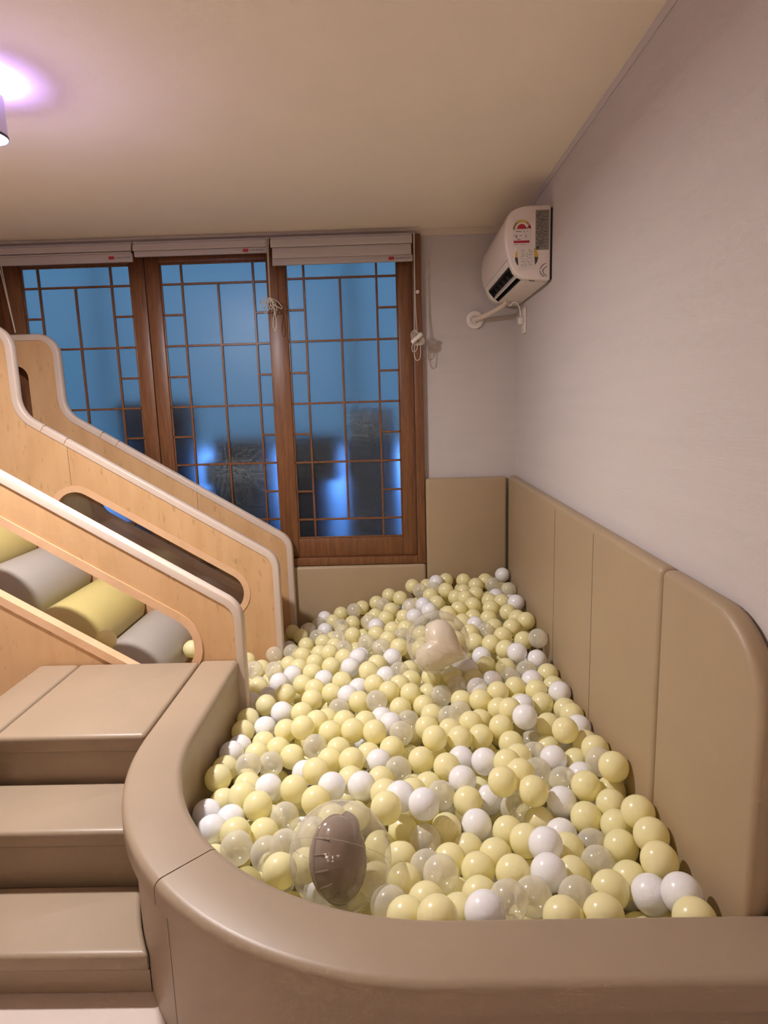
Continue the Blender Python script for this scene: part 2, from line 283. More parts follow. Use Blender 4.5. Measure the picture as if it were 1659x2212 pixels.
# ball centres in the pit (metres) and their kind
BALLS = [(-0.574, 3.247, 0.106, 'Y'), (-0.506, 3.101, 0.134, 'Y'), (-0.474, 3.174, 0.14, 'C'), (-0.404, 3.315, 0.156, 'W'), (-0.428, 3.239, 0.146, 'C'), (-0.348, 3.216, 0.169, 'Y'), (-0.381, 3.117, 0.157, 'W'), (-0.313, 3.306, 0.181, 'Y'), (-0.236, 3.247, 0.218, 'C'), (-0.195, 3.315, 0.211, 'Y'), (-0.239, 3.129, 0.19, 'Y'), (-0.146, 3.01, 0.235, 'C'), (-0.107, 2.913, 0.247, 'W'), (-0.115, 3.292, 0.243, 'Y'), (-0.077, 3.213, 0.256, 'C'), (-0.046, 3.315, 0.277, 'Y'), (0.013, 3.22, 0.289, 'Y'), (0.082, 3.302, 0.33, 'Y'), (-0.116, 3.084, 0.241, 'Y'), (-0.061, 2.987, 0.261, 'Y'), (-0.036, 3.091, 0.268, 'Y'), (0.066, 3.066, 0.296, 'C'), (0.03, 2.949, 0.278, 'Y'), (0.077, 2.888, 0.3, 'W'), (-0.028, 2.828, 0.26, 'Y'), (0.035, 2.783, 0.281, 'Y'), (-0.104, 2.794, 0.253, 'Y'), (-0.046, 2.654, 0.278, 'Y'), (0.014, 2.706, 0.27, 'C'), (0.001, 2.555, 0.281, 'Y'), (-0.075, 2.579, 0.271, 'C'), (-0.145, 2.701, 0.246, 'C'), (-0.221, 2.886, 0.215, 'Y'), (-0.292, 2.921, 0.187, 'C'), (-0.414, 3.044, 0.149, 'C'), (-0.369, 2.92, 0.169, 'Y'), (-0.299, 2.791, 0.2, 'Y'), (-0.251, 2.727, 0.212, 'C'), (-0.173, 2.535, 0.246, 'W'), (-0.028, 2.479, 0.266, 'W'), (-0.311, 2.674, 0.213, 'Y'), (-0.364, 2.736, 0.187, 'Y'), (-0.448, 2.762, 0.168, 'Y'), (-0.52, 2.886, 0.135, 'C'), (-0.458, 2.955, 0.142, 'Y'), (-0.239, 2.577, 0.23, 'Y'), (-0.291, 3.068, 0.193, 'C'), (0.119, 3.22, 0.328, 'C'), (0.161, 3.315, 0.325, 'Y'), (0.209, 3.262, 0.36, 'W'), (0.266, 3.315, 0.355, 'Y'), (0.192, 3.187, 0.342, 'C'), (0.249, 3.133, 0.353, 'Y'), (0.168, 3.111, 0.335, 'Y'), (0.194, 3.037, 0.318, 'Y'), (0.126, 2.995, 0.322, 'W'), (0.151, 2.919, 0.319, 'W'), (0.354, 3.254, 0.367, 'Y'), (0.408, 3.173, 0.364, 'Y'), (0.34, 3.135, 0.343, 'Y'), (0.393, 3.06, 0.354, 'Y'), (0.294, 3.071, 0.333, 'Y'), (0.335, 3.005, 0.35, 'Y'), (0.466, 3.232, 0.371, 'Y'), (0.565, 3.28, 0.387, 'W'), (0.494, 3.157, 0.369, 'C'), (0.565, 3.096, 0.359, 'C'), (0.56, 2.878, 0.361, 'W'), (0.496, 3.064, 0.337, 'W'), (0.504, 2.936, 0.348, 'Y'), (0.453, 2.996, 0.335, 'Y'), (0.443, 2.886, 0.334, 'Y'), (0.362, 2.931, 0.337, 'Y'), (0.234, 2.841, 0.326, 'Y'), (0.291, 2.896, 0.33, 'Y'), (0.354, 2.857, 0.3, 'Y'), (0.421, 2.814, 0.309, 'Y'), (0.512, 2.82, 0.334, 'Y'), (0.565, 2.67, 0.345, 'Y'), (0.54, 2.745, 0.331, 'Y'), (0.496, 2.633, 0.329, 'Y'), (0.434, 2.736, 0.296, 'Y'), (0.297, 2.8, 0.3, 'Y'), (0.35, 2.741, 0.305, 'W'), (0.388, 2.671, 0.299, 'C'), (0.446, 2.572, 0.315, 'Y'), (0.525, 2.526, 0.31, 'Y'), (0.565, 2.44, 0.352, 'C'), (0.314, 2.644, 0.305, 'Y'), (0.324, 2.566, 0.292, 'Y'), (0.388, 2.52, 0.301, 'Y'), (0.468, 2.373, 0.321, 'W'), (0.434, 2.444, 0.306, 'Y'), (0.34, 2.464, 0.27, 'W'), (-0.784, 3.049, 0.084, 'W'), (-0.689, 2.985, 0.085, 'W'), (-0.6, 2.86, 0.135, 'C'), (-0.725, 2.834, 0.119, 'Y'), (-0.644, 2.624, 0.163, 'C'), (-0.545, 2.577, 0.178, 'C'), (-0.492, 2.41, 0.199, 'W'), (-0.448, 2.481, 0.199, 'W'), (-0.489, 2.636, 0.178, 'Y'), (-0.434, 2.561, 0.196, 'Y'), (-0.369, 2.607, 0.199, 'Y'), (-0.364, 2.47, 0.213, 'Y'), (-0.287, 2.498, 0.225, 'Y'), (-0.202, 2.444, 0.243, 'W'), (-0.305, 2.387, 0.217, 'W'), (-0.229, 2.345, 0.228, 'Y'), (-0.39, 2.369, 0.207, 'Y'), (-0.576, 2.384, 0.193, 'Y'), (-0.572, 2.246, 0.195, 'W'), (-0.505, 2.201, 0.206, 'Y'), (-0.442, 2.278, 0.211, 'Y'), (-0.329, 2.192, 0.227, 'Y'), (-0.264, 2.275, 0.212, 'Y'), (-0.198, 2.232, 0.222, 'W'), (-0.225, 2.148, 0.21, 'C'), (-0.354, 2.102, 0.221, 'Y'), (-0.431, 2.124, 0.214, 'W'), (-0.547, 2.095, 0.206, 'Y'), (-0.547, 2.015, 0.202, 'Y'), (-0.479, 2.057, 0.192, 'W'), (-0.396, 2.002, 0.209, 'Y'), (-0.326, 1.935, 0.256, 'Y'), (-0.289, 2.008, 0.237, 'Y'), (-0.262, 2.077, 0.209, 'Y'), (-0.196, 2.029, 0.224, 'Y'), (-0.237, 1.948, 0.229, 'Y'), (-0.151, 2.168, 0.228, 'Y'), (-0.16, 2.302, 0.218, 'W'), (-0.334, 2.313, 0.213, 'Y'), (-0.123, 2.358, 0.263, 'Y'), (-0.091, 2.431, 0.26, 'Y'), (-0.053, 2.322, 0.255, 'W'), (-0.001, 2.394, 0.243, 'C'), (0.042, 2.457, 0.221, 'Y'), (0.044, 2.328, 0.235, 'Y'), (0.039, 2.187, 0.246, 'Y'), (0, 2.262, 0.246, 'Y'), (0.124, 2.31, 0.253, 'Y'), (0.206, 2.297, 0.257, 'Y'), (-0.097, 2.25, 0.255, 'Y'), (-0.04, 2.194, 0.253, 'Y'), (-0.085, 2.129, 0.249, 'C'), (-0, 2.111, 0.228, 'Y'), (-0.067, 2.058, 0.218, 'W'), (-0.034, 1.987, 0.234, 'W'), (-0, 1.916, 0.239, 'C'), (-0.121, 2.002, 0.234, 'Y'), (-0.086, 1.907, 0.251, 'Y'), (-0.16, 1.934, 0.243, 'Y'), (0.108, 2.239, 0.22, 'Y'), (0.151, 2.176, 0.241, 'C'), (0.217, 2.218, 0.256, 'C'), (0.274, 2.354, 0.262, 'W'), (0.282, 2.275, 0.257, 'Y'), (0.285, 2.177, 0.266, 'W'), (0.345, 2.228, 0.269, 'W'), (0.347, 2.385, 0.263, 'Y'), (0.284, 2.096, 0.259, 'Y'), (0.222, 2.14, 0.237, 'Y'), (0.208, 2.062, 0.234, 'C'), (0.166, 1.996, 0.25, 'C'), (0.085, 2.124, 0.228, 'Y'), (0.086, 1.943, 0.243, 'Y'), (0.161, 1.917, 0.245, 'Y'), (0.104, 1.815, 0.276, 'Y'), (0.185, 1.843, 0.258, 'Y'), (0.255, 1.876, 0.244, 'Y'), (0.273, 2.015, 0.225, 'Y'), (0.232, 1.952, 0.251, 'Y'), (0.109, 2.048, 0.231, 'Y'), (0.026, 2.037, 0.215, 'C'), (0.541, 2.352, 0.298, 'W'), (0.561, 2.257, 0.281, 'Y'), (0.416, 2.336, 0.273, 'Y'), (0.489, 2.295, 0.279, 'C'), (0.419, 2.257, 0.267, 'C'), (0.493, 2.216, 0.274, 'W'), (0.563, 2.177, 0.267, 'Y'), (0.353, 2.135, 0.27, 'Y'), (0.423, 2.177, 0.267, 'Y'), (0.491, 2.136, 0.273, 'Y'), (0.494, 2.058, 0.262, 'Y'), (0.565, 2.099, 0.282, 'W'), (0.565, 2.024, 0.256, 'Y'), (0.421, 2.027, 0.271, 'W'), (0.395, 1.87, 0.313, 'W'), (0.341, 2.041, 0.254, 'Y'), (0.366, 1.972, 0.286, 'Y'), (0.478, 1.903, 0.265, 'Y'), (0.5, 1.788, 0.31, 'Y'), (0.565, 1.869, 0.274, 'W'), (0.326, 1.908, 0.259, 'Y'), (0.565, 1.948, 0.275, 'Y'), (-0.54, 1.937, 0.19, 'W'), (-0.547, 1.861, 0.211, 'W'), (-0.547, 1.782, 0.207, 'Y'), (-0.547, 1.705, 0.224, 'Y'), (-0.469, 1.979, 0.178, 'Y'), (-0.28, 1.881, 0.218, 'C'), (-0.354, 1.869, 0.191, 'Y'), (-0.471, 1.767, 0.223, 'C'), (-0.413, 1.816, 0.198, 'C'), (-0.254, 1.697, 0.245, 'Y'), (-0.517, 1.642, 0.187, 'Y'), (-0.387, 1.656, 0.221, 'W'), (-0.309, 1.632, 0.232, 'Y'), (-0.222, 1.786, 0.225, 'Y'), (-0.199, 1.614, 0.249, 'W'), (-0.469, 1.873, 0.198, 'Y'), (-0.457, 1.691, 0.206, 'Y'), (-0.397, 1.559, 0.231, 'Y'), (-0.41, 1.926, 0.186, 'Y'), (-0.235, 1.543, 0.254, 'Y'), (-0.152, 1.753, 0.243, 'Y'), (-0.202, 1.863, 0.216, 'Y'), (-0.105, 1.845, 0.206, 'Y'), (-0.071, 1.775, 0.223, 'W'), (-0.011, 1.723, 0.229, 'C'), (0.059, 1.76, 0.237, 'Y'), (-0.03, 1.843, 0.227, 'Y'), (0.132, 1.709, 0.245, 'Y'), (0.181, 1.77, 0.231, 'W'), (-0.114, 1.606, 0.255, 'W'), (-0.15, 1.674, 0.23, 'Y'), (-0.006, 1.501, 0.291, 'W'), (0.028, 1.606, 0.232, 'Y'), (-0.062, 1.662, 0.235, 'Y'), (0.075, 1.667, 0.211, 'Y'), (0.107, 1.596, 0.229, 'C'), (0.053, 1.449, 0.304, 'W'), (-0.049, 1.561, 0.26, 'Y'), (0.171, 1.64, 0.246, 'W'), (0.345, 1.832, 0.243, 'Y'), (0.348, 1.731, 0.258, 'Y'), (0.424, 1.904, 0.202, 'C'), (0.406, 1.781, 0.234, 'C'), (0.462, 1.837, 0.223, 'Y'), (0.447, 1.714, 0.26, 'W'), (0.245, 1.719, 0.253, 'W'), (0.268, 1.539, 0.304, 'Y'), (0.388, 1.662, 0.253, 'C'), (0.448, 1.611, 0.255, 'C'), (0.52, 1.734, 0.238, 'Y'), (0.512, 1.655, 0.241, 'W'), (0.493, 1.55, 0.279, 'Y'), (0.344, 1.515, 0.291, 'Y'), (0.24, 1.609, 0.203, 'W'), (0.423, 1.53, 0.248, 'W'), (0.177, 1.562, 0.232, 'Y'), (0.303, 1.668, 0.278, 'Y'), (0.326, 1.593, 0.293, 'Y'), (0.565, 1.704, 0.296, 'Y'), (0.553, 1.626, 0.302, 'C'), (0.565, 1.551, 0.334, 'Y'), (0.565, 1.564, 0.253, 'Y'), (0.541, 1.49, 0.264, 'Y'), (0.565, 1.38, 0.32, 'Y'), (0.468, 1.464, 0.247, 'Y'), (0.565, 1.792, 0.264, 'Y'), (-0.542, 1.568, 0.203, 'W'), (-0.498, 1.467, 0.226, 'W'), (-0.468, 1.537, 0.206, 'W'), (-0.366, 1.477, 0.207, 'Y'), (-0.322, 1.543, 0.207, 'C'), (-0.427, 1.435, 0.24, 'Y'), (-0.405, 1.361, 0.256, 'C'), (-0.328, 1.341, 0.255, 'C'), (-0.285, 1.274, 0.262, 'Y'), (-0.299, 1.415, 0.219, 'C'), (-0.226, 1.414, 0.252, 'C'), (-0.237, 1.337, 0.225, 'Y'), (-0.454, 1.613, 0.225, 'Y'), (-0.185, 1.482, 0.241, 'Y'), (0.191, 1.485, 0.217, 'W'), (-0.001, 1.48, 0.208, 'Y'), (0.111, 1.475, 0.214, 'Y'), (0.054, 1.42, 0.223, 'C'), (0.051, 1.306, 0.24, 'C'), (-0.008, 1.369, 0.216, 'Y'), (-0.002, 1.248, 0.251, 'Y'), (0.044, 1.168, 0.271, 'Y'), (0.115, 1.253, 0.209, 'Y'), (0.171, 1.305, 0.232, 'Y'), (0.16, 1.414, 0.2, 'Y'), (0.11, 1.355, 0.218, 'Y'), (-0.061, 1.427, 0.201, 'Y'), (0.08, 1.239, 0.279, 'C'), (-0.034, 1.152, 0.278, 'C'), (0.108, 1.121, 0.283, 'Y'), (0.001, 1.087, 0.308, 'Y'), (0.06, 1.046, 0.345, 'Y'), (0.152, 1.064, 0.338, 'W'), (0.221, 1.366, 0.221, 'Y'), (0.16, 1.195, 0.26, 'Y'), (-0.042, 1.432, 0.307, 'Y'), (-0.069, 1.321, 0.197, 'Y'), (0.305, 1.562, 0.208, 'C'), (0.266, 1.449, 0.221, 'Y'), (0.297, 1.38, 0.249, 'Y'), (0.359, 1.504, 0.207, 'Y'), (0.398, 1.436, 0.221, 'W'), (0.391, 1.354, 0.242, 'Y'), (0.528, 1.414, 0.259, 'Y'), (0.511, 1.337, 0.26, 'Y'), (0.445, 1.296, 0.251, 'C'), (0.434, 1.185, 0.278, 'Y'), (0.314, 1.225, 0.289, 'W'), (0.243, 1.258, 0.261, 'Y'), (0.207, 1.117, 0.316, 'C'), (0.357, 1.158, 0.287, 'C'), (0.308, 1.087, 0.303, 'Y'), (0.266, 1.161, 0.286, 'C'), (0.328, 1.312, 0.289, 'W'), (0.376, 1.258, 0.255, 'Y'), (0.461, 1.388, 0.226, 'C'), (0.387, 1.087, 0.307, 'Y'), (0.565, 1.301, 0.317, 'Y'), (0.551, 1.223, 0.315, 'Y'), (0.509, 1.161, 0.287, 'W'), (0.547, 1.108, 0.333, 'W'), (0.535, 1.03, 0.346, 'Y'), (0.494, 1.234, 0.26, 'Y')]
